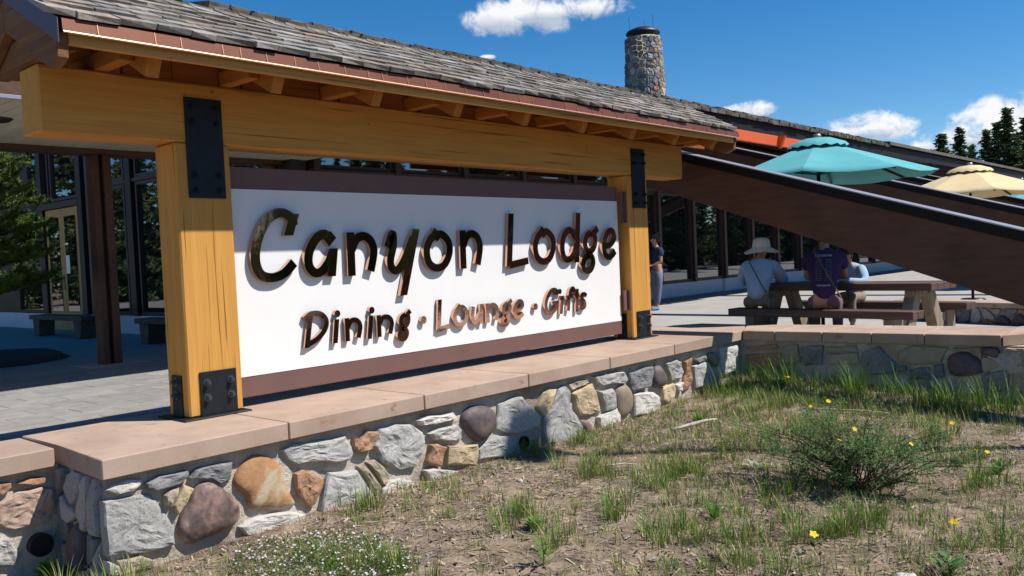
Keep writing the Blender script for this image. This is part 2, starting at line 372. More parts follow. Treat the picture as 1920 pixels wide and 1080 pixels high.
rough_slab('mortar_bed', fm, -.90, 7.2, -.95, -.124, MORTAR, wall, back=1.1)
rough_slab('mortar_bed', fl, -7, -.91, -.95, -.124, MORTAR, wall, back=.45)
rough_slab('mortar_bed', fr, -9, -.68, -.95, -.124, MORTAR, wall, back=.6)
rough_slab('mortar_bed', fe, -.66, .1, -.95, -.124, MORTAR, wall, back=.3)
MAIN=[('G',[(-0.97,-0.256),(-0.846,-0.258),(-0.659,-0.274),(-0.617,-0.321),(-0.57,-0.407),(-0.523,-0.516),(-0.514,-0.63),(-0.599,-0.628),(-0.804,-0.606),(-0.97,-0.585),(-0.976,-0.457),(-0.982,-0.33)]),('P',[(-0.929,-0.189),(-0.876,-0.173),(-0.776,-0.157),(-0.694,-0.179),(-0.711,-0.211),(-0.752,-0.234),(-0.852,-0.232)]),('D',[(-0.677,-0.205),(-0.601,-0.178),(-0.408,-0.183),(-0.402,-0.214),(-0.452,-0.256),(-0.636,-0.262),(-0.679,-0.233)]),('T',[(-0.571,-0.303),(-0.516,-0.279),(-0.469,-0.275),(-0.487,-0.323),(-0.531,-0.394),(-0.571,-0.369)]),('T',[(-0.876,-0.627),(-0.733,-0.633),(-0.676,-0.672),(-0.672,-0.724),(-0.852,-0.706)]),('P',[(-0.975,-0.612),(-0.924,-0.616),(-0.871,-0.657),(-0.853,-0.72),(-0.969,-0.684)]),('Y',[(-0.441,-0.266),(-0.38,-0.303),(-0.436,-0.38),(-0.495,-0.452),(-0.516,-0.383)]),('B',[(-0.342,-0.289),(-0.277,-0.282),(-0.212,-0.319),(-0.132,-0.392),(-0.076,-0.468),(-0.061,-0.536),(-0.084,-0.593),(-0.146,-0.624),(-0.249,-0.635),(-0.398,-0.659),(-0.452,-0.633),(-0.491,-0.562),(-0.483,-0.504),(-0.455,-0.436),(-0.41,-0.402),(-0.377,-0.334)]),('D',[(-0.399,-0.234),(-0.361,-0.193),(-0.262,-0.184),(-0.098,-0.195),(-0.105,-0.312),(-0.187,-0.32),(-0.251,-0.267),(-0.34,-0.251)]),('O',[(-0.084,-0.316),(-0.036,-0.248),(0.057,-0.183),(0.174,-0.215),(0.254,-0.277),(0.293,-0.343),(0.311,-0.43),(0.353,-0.532),(0.379,-0.588),(0.339,-0.604),(0.215,-0.593),(0.124,-0.558),(0.052,-0.556),(0.009,-0.513),(-0.004,-0.446),(-0.07,-0.375)]),('G',[(0.283,-0.192),(0.376,-0.169),(0.555,-0.178),(0.828,-0.195),(0.868,-0.247),(0.89,-0.331),(0.87,-0.38),(0.73,-0.373),(0.576,-0.332),(0.406,-0.317),(0.331,-0.268)]),('R',[(0.382,-0.379),(0.453,-0.365),(0.519,-0.418),(0.62,-0.457),(0.605,-0.523),(0.536,-0.636),(0.495,-0.651),(0.419,-0.573),(0.376,-0.479)]),('P',[(-0.069,-0.637),(0.03,-0.607),(0.167,-0.61),(0.318,-0.632),(0.443,-0.68),(0.397,-0.77),(0.205,-0.751),(-0.02,-0.706)]),('G',[(0.663,-0.432),(0.909,-0.464),(0.971,-0.554),(1.044,-0.661),(1.069,-0.722),(0.992,-0.748),(0.824,-0.76),(0.716,-0.759),(0.56,-0.736),(0.588,-0.623),(0.627,-0.511)]),('R',[(0.897,-0.225),(0.956,-0.255),(1.039,-0.198),(1.13,-0.215),(1.102,-0.291),(1.065,-0.339),(0.939,-0.35),(0.898,-0.288)]),('G',[(1.143,-0.199),(1.31,-0.192),(1.469,-0.22),(1.604,-0.311),(1.618,-0.39),(1.58,-0.479),(1.522,-0.573),(1.347,-0.563),(1.241,-0.513),(1.162,-0.459),(1.142,-0.391),(1.089,-0.316),(1.116,-0.258)]),('P',[(1.546,-0.204),(1.664,-0.186),(1.947,-0.204),(1.985,-0.26),(1.833,-0.264),(1.738,-0.267),(1.569,-0.249)]),('P',[(1.655,-0.33),(1.762,-0.31),(1.995,-0.317),(2.041,-0.371),(2.043,-0.442),(1.959,-0.446),(1.716,-0.395)]),('R',[(1.668,-0.424),(1.754,-0.431),(1.833,-0.471),(1.807,-0.545),(1.781,-0.628),(1.664,-0.593),(1.621,-0.545),(1.651,-0.484)]),('Y',[(1.847,-0.464),(2.212,-0.52),(2.227,-0.559),(2.192,-0.706),(2.014,-0.668),(1.83,-0.619)]),('K',[(2.064,-0.243),(2.146,-0.196),(2.293,-0.199),(2.426,-0.252),(2.474,-0.344),(2.437,-0.432),(2.348,-0.499),(2.257,-0.518),(2.157,-0.463),(2.077,-0.367),(2.046,-0.291)]),('T',[(0.933,-0.442),(0.99,-0.432),(1.138,-0.646),(1.11,-0.704),(1.071,-0.686)]),('T',[(1.024,-0.432),(1.094,-0.426),(1.237,-0.586),(1.198,-0.633),(1.156,-0.637)]),('P',[(1.148,-0.667),(1.234,-0.622),(1.356,-0.626),(1.465,-0.674),(1.506,-0.722),(1.445,-0.784),(1.225,-0.769),(1.132,-0.737)]),('P',[(1.59,-0.616),(1.688,-0.618),(1.847,-0.667),(2.011,-0.717),(1.978,-0.781),(1.706,-0.758),(1.642,-0.724)]),('G',[(2.515,-0.226),(2.692,-0.195),(2.841,-0.208),(2.957,-0.316),(3.107,-0.432),(3.094,-0.512),(2.911,-0.54),(2.728,-0.536),(2.472,-0.441),(2.493,-0.338)]),('G',[(2.24,-0.578),(2.326,-0.528),(2.455,-0.486),(2.64,-0.53),(2.737,-0.627),(2.807,-0.711),(2.713,-0.761),(2.248,-0.665)]),('Y',[(3.05,-0.331),(3.138,-0.212),(3.254,-0.187),(3.352,-0.212),(3.297,-0.287),(3.207,-0.397),(3.123,-0.435)]),('G',[(3.369,-0.214),(3.472,-0.187),(3.537,-0.249),(3.537,-0.366),(3.575,-0.458),(3.672,-0.582),(3.72,-0.655),(3.675,-0.787),(3.449,-0.776),(3.281,-0.753),(3.12,-0.722),(3.129,-0.58),(3.121,-0.465),(3.241,-0.382)]),('Y',[(3.569,-0.286),(3.784,-0.253),(3.932,-0.241),(3.981,-0.336),(4.046,-0.491),(4.05,-0.558),(3.855,-0.548),(3.711,-0.534),(3.63,-0.424),(3.627,-0.338)]),('T',[(3.523,-0.194),(3.664,-0.182),(3.844,-0.185),(3.859,-0.22),(3.713,-0.243),(3.563,-0.253)]),('P',[(3.991,-0.593),(4.174,-0.567),(4.333,-0.554),(4.387,-0.637),(4.339,-0.743),(4.011,-0.718)]),('B',[(3.689,-0.585),(3.779,-0.584),(3.883,-0.673),(3.897,-0.742),(3.734,-0.712)]),('G',[(3.936,-0.173),(4.114,-0.169),(4.467,-0.188),(4.544,-0.283),(4.508,-0.316),(4.232,-0.286),(4.074,-0.291),(3.985,-0.242)]),('G',[(4.009,-0.328),(4.26,-0.337),(4.32,-0.41),(4.317,-0.559),(4.118,-0.554),(4.078,-0.447)]),('S',[(4.331,-0.375),(4.424,-0.327),(4.523,-0.337),(4.602,-0.415),(4.629,-0.514),(4.605,-0.615),(4.517,-0.667),(4.384,-0.664),(4.334,-0.562),(4.324,-0.467)]),('D',[(4.582,-0.221),(4.772,-0.208),(5.04,-0.203),(4.994,-0.334),(4.961,-0.418),(4.757,-0.418),(4.619,-0.417),(4.574,-0.334)]),('K',[(5.075,-0.217),(5.187,-0.211),(5.274,-0.302),(5.314,-0.398),(5.263,-0.451),(5.113,-0.455),(5.025,-0.408),(5.022,-0.319)]),('G',[(5.319,-0.207),(5.553,-0.185),(5.669,-0.23),(5.71,-0.359),(5.654,-0.424),(5.419,-0.413),(5.387,-0.317)]),('P',[(4.642,-0.459),(4.842,-0.46),(5.038,-0.488),(5.161,-0.566),(5.183,-0.65),(5.113,-0.718),(4.807,-0.707),(4.617,-0.684)]),('Y',[(5.214,-0.474),(5.474,-0.451),(5.528,-0.53),(5.481,-0.625),(5.325,-0.652),(5.214,-0.605)]),('P',[(5.512,-0.476),(5.671,-0.468),(5.644,-0.568),(5.546,-0.543)]),('R',[(5.739,-0.238),(5.905,-0.206),(5.846,-0.304),(5.902,-0.395),(5.87,-0.538),(5.703,-0.587),(5.647,-0.527),(5.727,-0.393)]),('D',[(5.935,-0.23),(6.212,-0.22),(6.275,-0.26),(6.164,-0.29),(5.994,-0.28)]),('G',[(5.898,-0.31),(6.272,-0.303),(6.482,-0.471),(6.498,-0.561),(6.314,-0.622),(5.951,-0.581)]),('S',[(6.311,-0.21),(6.479,-0.207),(6.541,-0.28),(6.51,-0.397),(6.422,-0.365),(6.296,-0.262)]),('P',[(6.596,-0.165),(6.923,-0.178),(7.02,-0.177),(7.077,-0.229),(7.031,-0.349),(6.972,-0.49),(6.685,-0.52),(6.606,-0.487),(6.609,-0.288)])]
LEFT=[('R',[(-1.166,-0.189),(-1.097,-0.172),(-1.008,-0.184),(-0.996,-0.221),(-1.099,-0.212)]),('C',[(-1.297,-0.29),(-1.169,-0.24),(-1.032,-0.242),(-0.97,-0.264),(-0.962,-0.365),(-0.997,-0.471),(-1.081,-0.471),(-1.203,-0.468),(-1.305,-0.419)]),('R',[(-1.303,-0.165),(-1.205,-0.173),(-1.204,-0.203),(-1.269,-0.246),(-1.307,-0.23)]),('G',[(-1.323,-0.494),(-1.245,-0.508),(-1.19,-0.597),(-1.203,-0.69),(-1.332,-0.658)])]
RIGHT=[('D',[(-2.203,-0.236),(-2.393,-0.159),(-2.588,-0.358),(-2.552,-0.464),(-2.247,-0.499),(-2.182,-0.379)]),('T',[(-2.608,-0.22),(-2.756,-0.146),(-3.132,-0.149),(-3.051,-0.319),(-2.766,-0.366),(-2.605,-0.306)]),('K',[(-3.113,-0.282),(-3.191,-0.213),(-3.326,-0.207),(-3.47,-0.331),(-3.439,-0.43),(-3.26,-0.473),(-3.139,-0.447)]),('T',[(-1.793,-0.271),(-2.151,-0.238),(-2.164,-0.379),(-1.808,-0.397)]),('T',[(-1.796,-0.18),(-2.136,-0.15),(-2.151,-0.23),(-1.812,-0.252)]),('D',[(-2.972,-0.356),(-3.066,-0.335),(-3.085,-0.483),(-2.984,-0.506)]),('D',[(-2.716,-0.42),(-2.924,-0.384),(-2.944,-0.525),(-2.713,-0.54)]),('G',[(-3.502,-0.216),(-3.842,-0.154),(-3.864,-0.405),(-3.526,-0.425)]),('R',[(-0.765,-0.217),(-1.171,-0.165),(-1.189,-0.221),(-0.846,-0.272)]),('T',[(-1.249,-0.2),(-1.443,-0.165),(-1.473,-0.395),(-1.261,-0.406)]),('D',[(-1.499,-0.191),(-1.76,-0.164),(-1.734,-0.401),(-1.51,-0.43)]),('R',[(-0.762,-0.314),(-1.226,-0.276),(-1.22,-0.464),(-0.796,-0.505)]),('D',[(-2.586,-0.401),(-2.685,-0.371),(-2.684,-0.431),(-2.601,-0.452)]),('T',[(-3.162,-0.156),(-3.474,-0.136),(-3.457,-0.258),(-3.356,-0.19),(-3.191,-0.193)])]
srnd = random.Random(11)
for k, p in MAIN: stone([(max(u, -.935), w) for u, w in p], k, fm, wall, rnd=srnd)
for k, p in LEFT: stone(p, k, fl, wall, rnd=srnd)
for k, p in RIGHT: stone(p, k, fr, wall, rnd=srnd)
def voronoi(u0, u1, v0, v1, n, rnd, gap=.012, sx=1.0):
    """irregular stone outlines filling a rectangle: half-plane clipped cells"""
    seeds = []
    tries = 0
    dmin = .8*math.sqrt((u1-u0)*(v1-v0)/n)
    while len(seeds) < n and tries < 6000:
        tries += 1; p = (rnd.uniform(u0, u1), rnd.uniform(v0, v1))
        if all(math.hypot((p[0]-q[0])/sx, p[1]-q[1]) > dmin*rnd.uniform(.6, 1.05) for q in seeds): seeds.append(p)
    cells = []
    for p in seeds:
        poly = [(u0, v0), (u1, v0), (u1, v1), (u0, v1)]
        for q in seeds:
            if q is p: continue
            dx = (q[0]-p[0])/sx/sx; dy = q[1]-p[1]; l = math.hypot(dx, dy)
            if l > dmin*6: continue
            mx, my = (p[0]+q[0])/2, (p[1]+q[1])/2; nx, ny = dx/l, dy/l
            c = nx*mx+ny*my-gap
            new = []
            for i, a in enumerate(poly):
                b = poly[(i+1) % len(poly)]; da = nx*a[0]+ny*a[1]-c; db = nx*b[0]+ny*b[1]-c
                if da <= 0: new.append(a)
                if da*db < 0: t = da/(da-db); new.append((a[0]+(b[0]-a[0])*t, a[1]+(b[1]-a[1])*t))
            poly = new
            if len(poly) < 3: break
        if len(poly) >= 3:
            cx = sum(a[0] for a in poly)/len(poly); cy = sum(a[1] for a in poly)/len(poly); out = []
            for i, a in enumerate(poly):     # cut the corners
                b = poly[(i+1) % len(poly)]
                out += [(a[0]+(b[0]-a[0])*.2, a[1]+(b[1]-a[1])*.2), (a[0]+(b[0]-a[0])*.8, a[1]+(b[1]-a[1])*.8)]
            cells.append(out)
    return cells
for c in voronoi(-.62, -.03, -.75, -.13, 11, srnd): stone(c, srnd.choice('GDRTKG'), fe, wall, rnd=srnd)
for c in voronoi(-2.3, -1.34, -.75, -.13, 12, srnd): stone(c, srnd.choice('GPRTC'), fl, wall, rnd=srnd)
for c in voronoi(-5.4, -3.45, -.62, -.14, 16, srnd): stone(c, srnd.choice('GDTKR'), fr, wall, rnd=srnd)
# drain pipes
PIPE = flat('black_drain_pipe', (.012, .012, .013), .5)
def pipe(x, y, z, r):
    bm = bmesh.new(); n = 24
    rr = [(r, -.05), (r, .3), (r*.9, .3), (r*.9, -.05)]
    ring = [[bm.verts.new((x+q*math.cos(2*math.pi*k/n), y+d, z+q*math.sin(2*math.pi*k/n))) for k in range(n)] for q, d in ((r*.86, -.012), (r*.88, -.045), (r, -.045), (r, .05))]
    for a in range(3):
        for k in range(n): bm.faces.new((ring[a][k], ring[a][(k+1) % n], ring[a+1][(k+1) % n], ring[a+1][k]))
    bm.faces.new(ring[0])  # black disc over the mouth stands in for the shade inside
    tag(bm_obj('drain_pipe', bm, PIPE, wall), 'black drain pipe mouth')
pipe(-1.06, -.02, -.60, .072); pipe(2.85, YM+.01, -.63, .055)
# coping slabs
def coping(poly, z0=-.121, z1=0.0):
    prism('coping_slab', poly, 2, z0, z1, COPING, wall, .006)
g = .005
JX = [-.955, .316, 1.587, 2.877, 4.166, 5.434, 6.689]
for i in range(6):
    a, b = JX[i], JX[i+1]
    la = -.955 if i == 0 else a+g
    yb = .555
    if i == 0: coping([(-.955, -.755), (b-g, -.755), (b-g, yb), (-.93, yb), (-.915, -.02)])
    else: coping([(la, -.755), (b-g, -.755), (b-g, yb), (la, yb)])
coping([(6.689+g, -.755), (7.09, -.755), (7.93, -.40), (7.97, .30), (7.6, yb), (6.689+g, yb)], -.121, -.002)
for a, b in ((-2.25, -.96), (-3.55, -2.26), (-4.85, -3.56)): coping([(a, -.082), (b, -.082), (b+.01, .52), (a, .55)], -.121, -.004)
RY = [-.76, -1.18, -1.76, -2.33, -2.90, -3.66]
xf = lambda y: 7.09+(-.755-y)*.068
xb = lambda y: 7.95+(-.4-y)*.10
for i in range(5):
    a, b = RY[i]-g, RY[i+1]+g
    coping([(xf(a), a), (xf(b), b), (xb(b)+.02, b+.05), (xb(a)+.02 if i else 7.94, a+.05 if i else -.42)], -.121, -.001)
coping([(7.295, -3.67), (8.1, -4.25), (9.0, -3.9), (8.30, -3.62)], -.121, -.001)
coping([(8.11, -4.26), (9.4, -5.2), (10, -4.4), (9.01, -3.91)], -.121, -.001)

# ================================================================== THE SIGN
sign = empty('lodge_sign', (3.1, .15, 0), 'roofed timber lodge sign with white panel and copper letters on the stone wall', 'sign')
PW, PD, PH, PX2 = .432, .30, 2.0, 5.747
for x in (0, PX2):
    box('post', (x, 0, .012), (x+PW, PD, PH-.003), W_Z, sign, .012)
    bp_ = box('base_plate', (x-.075, -.07, .0), (x+PW+.03, PD+.04, .012), STEEL, sign, .003)
    def bolt(px, py, pz, axis, plate, r=.020):
        bm = bmesh.new()
        for rad, d0, d1, n in ((r*1.45, 0, .006, 16), (r, .006, .032, 6), (r*.55, .032, .042, 12)):
            ring = []
            for d in (d0, d1):
                ring.append([bm.verts.new((px+rad*math.cos(2*math.pi*k/n), py-d, pz+rad*math.sin(2*math.pi*k/n)) if axis == 1 else (px-d, py+rad*math.cos(2*math.pi*k/n), pz+rad*math.sin(2*math.pi*k/n))) for k in range(n)])
            for k in range(n): bm.faces.new((ring[0][k], ring[0][(k+1) % n], ring[1][(k+1) % n], ring[1][k]))
            bm.faces.new(ring[1])
        return bm_obj('bolt', bm, BOLT if pz < .5 else STEEL, plate)
    # upper strap plate over post and beam, lower boot plate, side plates
    up_ = box('steel_plate', (x+.085, -.014, 1.60), (x+PW-.055, -.002, 2.325), STEEL, sign, .002)
    for z in (1.66, 1.77, 2.15, 2.26):
        for dx in (.14, PW-.10): bolt(x+dx, -.014, z, 1, up_, .018)
    lo_ = box('steel_plate', (x+.085, -.014, .0125), (x+PW-.055, -.002, .335), STEEL, sign, .002)
    for z in (.145, .255):
        for dx in (.135, PW-.105): bolt(x+dx, -.014, z, 1, lo_, .020)
    sd_ = box('steel_plate', (x-.012, .085, .0125), (x-.001, .225, .315), STEEL, sign, .002)
    for z in (.17, .27): bolt(x-.012, .155, z, 0, sd_, .022)
# brackets that hold the panel to the right-hand post
for z0, z1 in ((1.42, 1.80), (.36, .60)):
    br = box('panel_bracket', (5.66, .055, z0), (5.7455, .068, z1), BORDER, sign, .002)
    box('panel_bracket', (5.735, .02, z0), (5.7458, .054, z1), BORDER, sign, .002)
box('header_beam', (-.888, 0, PH), (7.061, PD, 2.435), W_X, sign, .012)
# ---- panel
YB = .104
board = box('sign_board', (.475, YB, .0765), (5.66, YB+.10, 1.857), BORDER, sign, .004)
box('white_face', (.485, YB-.004, .2375), (5.652, YB-.0005, 1.686), PANEL, board, 0)
# ---- letters
LET= [('C', 0.591, 1.066, 0.959, 1.538), ('a', 1.08, 1.433, 0.976, 1.365), ('n', 1.519, 1.86, 0.97, 1.343), ('y', 1.928, 2.371, 0.767, 1.367), ('o', 2.402, 2.79, 0.965, 1.35), ('n', 2.881, 3.212, 0.977, 1.351), ('L', 3.551, 3.938, 0.975, 1.52), ('o', 3.982, 4.383, 0.972, 1.363), ('d', 4.446, 4.854, 0.976, 1.535), ('g', 4.805, 5.213, 0.835, 1.363), ('e', 5.239, 5.559, 0.985, 1.365), ('D', 1.045, 1.303, 0.404, 0.7), ('i', 1.326, 1.418, 0.412, 0.612), ('n', 1.463, 1.655, 0.415, 0.613), ('i', 1.694, 1.787, 0.412, 0.614), ('n', 1.812, 2.013, 0.417, 0.611), ('g', 2.037, 2.236, 0.349, 0.623), ('L', 2.537, 2.734, 0.411, 0.698), ('o', 2.755, 2.971, 0.413, 0.627), ('u', 2.998, 3.191, 0.422, 0.617), ('n', 3.218, 3.418, 0.421, 0.616), ('g', 3.421, 3.639, 0.356, 0.626), ('e', 3.627, 3.818, 0.417, 0.625), ('G', 4.141, 4.427, 0.422, 0.712), ('i', 4.397, 4.504, 0.416, 0.615), ('f', 4.507, 4.722, 0.421, 0.708), ('t', 4.672, 4.796, 0.418, 0.678), ('s', 4.749, 4.942, 0.431, 0.632)]
DOTS= [(1.395, 0.659), (1.766, 0.66), (2.374, 0.523), (3.998, 0.529), (4.426, 0.666)]

GL = {
 'C': [[(.93, .80), (.88, .93), (.62, 1.0), (.32, .88), (.09, .58), (.02, .28), (.12, .06), (.38, 0), (.66, .06), (.90, .22)], [(.97, .93), (.80, .63)]],
 'a': [[(.90, .80), (.66, 1.0), (.34, .88), (.08, .55), (.04, .22), (.22, .02), (.48, .04), (.76, .28), (.92, .55)], [(.97, .60), (.84, 0)], [(.98, .90), (.70, .72)]],
 'n': [[(.04, 1.0), (.02, 0)], [(.07, .62), (.26, .90), (.55, 1.0), (.84, .88), (.97, .62), (.92, .34), (.80, 0)]],
 'y': [[(.02, .76), (.20, .99), (.21, .80), (.10, .56), (.12, .42), (.28, .37), (.52, .52), (.86, .92)], [(.98, 1.0), (.46, 0)]],
 'o': [[(.52, 1.0), (.20, .86), (.02, .52), (.10, .16), (.40, 0), (.74, .10), (.97, .46), (.92, .80), (.64, 1.0), (.46, .94)], [(.30, 1.0), (.56, .80)]],
 'L': [[(.22, 1.0), (.02, 0)], [(.03, .02), (1.0, .09)]],
 'd': [[(.76, .50), (.46, .68), (.14, .54), (.02, .26), (.14, .04), (.42, .02), (.68, .16), (.78, .36)], [(.97, 1.0), (.80, 0)]],
 'g': [[(.60, .96), (.32, .86), (.22, .66), (.36, .50), (.62, .52), (.80, .68), (.80, .88), (.60, .96)], [(.78, .90), (1.0, 1.0)], [(.42, .52), (.38, .44), (.60, .34), (.64, .18), (.44, .02), (.16, .04), (.06, .18), (.18, .32), (.40, .40)]],
 'e': [[(.22, .42), (.60, .48), (.92, .70), (.86, .92), (.62, 1.0), (.28, .84), (.05, .48), (.10, .14), (.38, 0), (.70, .06), (.97, .22)]],
 'D': [[(.26, .88), (.03, 0)], [(0, .84), (.30, .99), (.70, .97), (.97, .76), (.92, .48), (.58, .20), (.08, .02)]],
 'i': [[(.75, 1.0), (.25, 0)]],
 'u': [[(.16, 1.0), (.04, .45), (.10, .10), (.34, 0), (.62, .20), (.88, .60)], [(.97, 1.0), (.82, 0)]],
 'G': [[(.95, .86), (.70, 1.0), (.40, .92), (.12, .60), (.04, .28), (.20, .04), (.48, .02), (.72, .16), (.82, .42)], [(.50, .42), (.92, .44)], [(.98, .92), (.82, .72)]],
 'f': [[(.98, .86), (.82, 1.0), (.56, .92), (.40, .62), (.20, 0)], [(.02, .58), (.80, .64)]],
 't': [[(.66, 1.0), (.32, 0)], [(0, .70), (1.0, .76)]],
 's': [[(.97, .84), (.70, 1.0), (.34, .92), (.34, .66), (.66, .46), (.72, .18), (.44, 0), (.04, .10)]]}
def catmull(p, n=7):
    if len(p) == 2: return p
    out = []
    for i in range(len(p)-1):
        a = p[max(i-1, 0)]; b = p[i]; c = p[i+1]; d = p[min(i+2, len(p)-1)]
        for k in range(n):
            t = k/n
            out.append(tuple(.5*(2*b[j]+(c[j]-a[j])*t+(2*a[j]-5*b[j]+4*c[j]-d[j])*t*t+(3*b[j]-a[j]-3*c[j]+d[j])*t**3) for j in (0, 1)))
    return out+[p[-1]]
def letter(ch, x0, x1, z0, z1, w):
    bm = bmesh.new(); hw = w/2
    dep = .044 if w > .05 else .036
    for si, st in enumerate(GL[ch]):
        pts = [(x0+hw+(x1-x0-w)*a, z0+(hw*.9 if len(st) > 2 else 0)+(z1-z0-(hw*1.8 if len(st) > 2 else 0))*b) for a, b in st]
        if ch == 'i': pts = [(x0+hw*.8+(x1-x0-w*.8)*a, z0+(z1-z0)*b) for a, b in st]
        c = catmull(pts); n = len(c); L_ = []; R_ = []
        for i, p in enumerate(c):
            q0 = c[max(i-1, 0)]; q1 = c[min(i+1, n-1)]; dx, dz = q1[0]-q0[0], q1[1]-q0[1]; l = math.hypot(dx, dz) or 1
            nx, nz = -dz/l, dx/l
            ww = hw*(1.0+.16*abs(nx)-.05)       # upright strokes a little heavier
            if len(st) == 2 and abs(dx) < abs(dz):   # stems are cut level
                k = ww*l/abs(dz); L_.append((p[0]-k, p[1])); R_.append((p[0]+k, p[1]))
                if dz > 0: pass
            else: L_.append((p[0]+nx*ww, p[1]+nz*ww)); R_.append((p[0]-nx*ww, p[1]-nz*ww))
        yf = YB-.004-dep-.0006*si; yb_ = YB-.0042
        V = [[bm.verts.new((a, y, b)) for a, b in S_] for y in (yf, yb_) for S_ in (L_, R_)]
        for i in range(n-1):
            bm.faces.new((V[0][i], V[1][i], V[1][i+1], V[0][i+1]))
            bm.faces.new((V[0][i], V[0][i+1], V[2][i+1], V[2][i])); bm.faces.new((V[1][i+1], V[1][i], V[3][i], V[3][i+1]))
        bm.faces.new((V[0][0], V[2][0], V[3][0], V[1][0])); bm.faces.new((V[1][-1], V[3][-1], V[2][-1], V[0][-1]))
    bm_obj('letter', bm, COPPER, board)
for ch, x0, x1, z0, z1 in LET: letter(ch, x0, x1, z0, z1, .075 if (x1 > 0 and z0 > .7) else .044)
for x, z in DOTS:
    bm = bmesh.new(); n = 24; r = .030 if z > .6 else .036
    ring = [[bm.verts.new((x+r*math.cos(2*math.pi*k/n), y, z+r*math.sin(2*math.pi*k/n))) for k in range(n)] for y in (YB-.04, YB-.0042)]
    for k in range(n): bm.faces.new((ring[0][k], ring[0][(k+1) % n], ring[1][(k+1) % n], ring[1][k]))
    bm.faces.new(ring[0]); bm_obj('letter_dot', bm, COPPER, board)
# ---- roof: eave y -.64, ridge y .15, pitch .534
XL, XR, YE, ZE, YR, PIT = -1.009, 7.346, -.655, 2.545, .15, .534
zr = lambda y: ZE+(y-YE)*PIT
ZR = zr(YR); YE2 = 2*YR-YE
roof = prism('roof_deck', [(YE+.01, ZE-.01), (YR, ZR-.01), (YE2-.01, ZE-.01), (YE2-.01, ZE-.045), (YR, ZR-.045), (YE+.01, ZE-.045)], 0, XL+.03, XR-.03, W_RED, sign)
# rafters with square-cut tails, a cross tie beside each, blocking between
sn, cs = math.sin(slope0 := math.atan(PIT)), math.cos(math.atan(PIT))
for i in range(9):
    x = -.38+i*.917
    for s in (1, -1):
        f = (lambda y: y) if s == 1 else (lambda y: 2*YR-y)
        y0 = YE+.055; z0 = zr(y0)-.047
        prism('rafter', [(f(y0), z0), (f(YR-.002), ZR-.047), (f(YR-.002), ZR-.047-.235/cs), (f(y0+.235*sn), z0-.235*cs)], 0, x-.045, x+.045, W_RAF, sign, .004)
    box('cross_tie', (x-.145, -.36, 2.437), (x-.0505, .66, 2.545), W_RAF, sign, .005)
    box('blocking_board', (x+.0505, .02, 2.436), (x+.40, .06, zr(.02)-.049), W_RED, sign, .002)
    box('blocking_board', (x+.405, .02, 2.436), (x+.76, .06, zr(.02)-.049), W_RED, sign, .002)
# cross tie on the beam ends, barge boards, rake metal
for x0, x1 in ((XL+.07, XL+.20), (XR-.20, XR-.07)):
    box('cross_tie', (x0, -.42, 2.437), (x1, .72, 2.60), W_GREY if x0 < 0 else W_Y, sign, .006)
for x0, x1 in ((XL, XL+.065), (XR-.065, XR)):
    for s in (1, -1):
        f = (lambda y: y) if s == 1 else (lambda y: 2*YR-y)
        dp = .34 if (s == 1 or x0 < 0) else .16
        prism('barge_board', [(f(YE+.02), zr(YE+.02)-.075), (f(YR), ZR-.075), (f(YR), ZR-dp), (f(YE+.14), zr(YE+.14)-dp+.01), (f(YE+.02), zr(YE+.02)-dp*.65)], 0, x0, x1, W_GREY, sign, .005)
        prism('rake_metal', [(f(YE-.02), zr(YE-.02)+.02), (f(YR), ZR+.02), (f(YR), ZR-.135), (f(YE-.02), zr(YE-.02)-.125)], 0, x0-.007, x0-.001, PURPLE, sign)
# fascia and copper drip edge in panels with raised seams
box('fascia_board', (XL+.066, YE+.012, 2.415), (XR-.066, YE+.052, ZE-.052), W_PALE, sign, .004)
seams = [-.99, -.79, -.44, -.27, .02, .15, .35, .58, .78, 1.02, 1.24, 1.38, 1.64, 1.84, 2.06, 2.30]
while seams[-1] < 7.1: seams.append(seams[-1]+random.uniform(.18, .33))
seams[-1] = XR-.002
for a, b in zip(seams, seams[1:]):
    cp = prism('copper_panel', [(YE-.028, 2.482), (YE-.016, ZE+.012), (YE+.10, ZE+.072), (YE+.10, ZE+.068), (YE-.012, ZE+.006), (YE-.022, 2.484)], 0, a+.0005, b-.0005, COPPER_D, roof)
    prism('copper_seam', [(YE-.034, 2.484), (YE-.019, ZE+.012), (YE-.012, ZE+.010), (YE-.026, 2.484)], 0, b-.003, b+.002, COPPER_S, cp)
    hm = prism('copper_hem', [(YE-.029+.0075*math.cos(k*.5236), 2.4755+.0075*math.sin(k*.5236)) for k in range(12)], 0, a+.0005, b-.0005, COPPER_GLINT, cp)
# shingles
rnd = random.Random(21)
slope = math.atan(PIT); LS = (YR-YE)/math.cos(slope)
variants = []
def shingle_mesh(w, l, t):
    bm = bmesh.new(); bmesh.ops.create_cube(bm, size=1)
    for v in bm.verts:
        lo = v.co.y < 0
        v.co = Vector((v.co.x*w+(rnd.uniform(-.006, .006) if lo else 0), v.co.y*l+(rnd.uniform(-.008, .008) if lo else 0), v.co.z*(t if lo else t*.35)+rnd.uniform(-.002, .002)))
    bmesh.ops.bevel(bm, geom=[e for e in bm.edges if all(v.co.y < 0 for v in e.verts)], offset=.003, segments=1, affect='EDGES')
    me = bpy.data.meshes.new('shingle'); bm.to_mesh(me); bm.free(); me.materials.append(SHINGLE); return me
for w in (.17, .20, .23, .26, .29):
    for k in range(2): variants.append((w, shingle_mesh(w-.006, .30, .040)))
NC = 7; EXP = (LS+.03)/NC
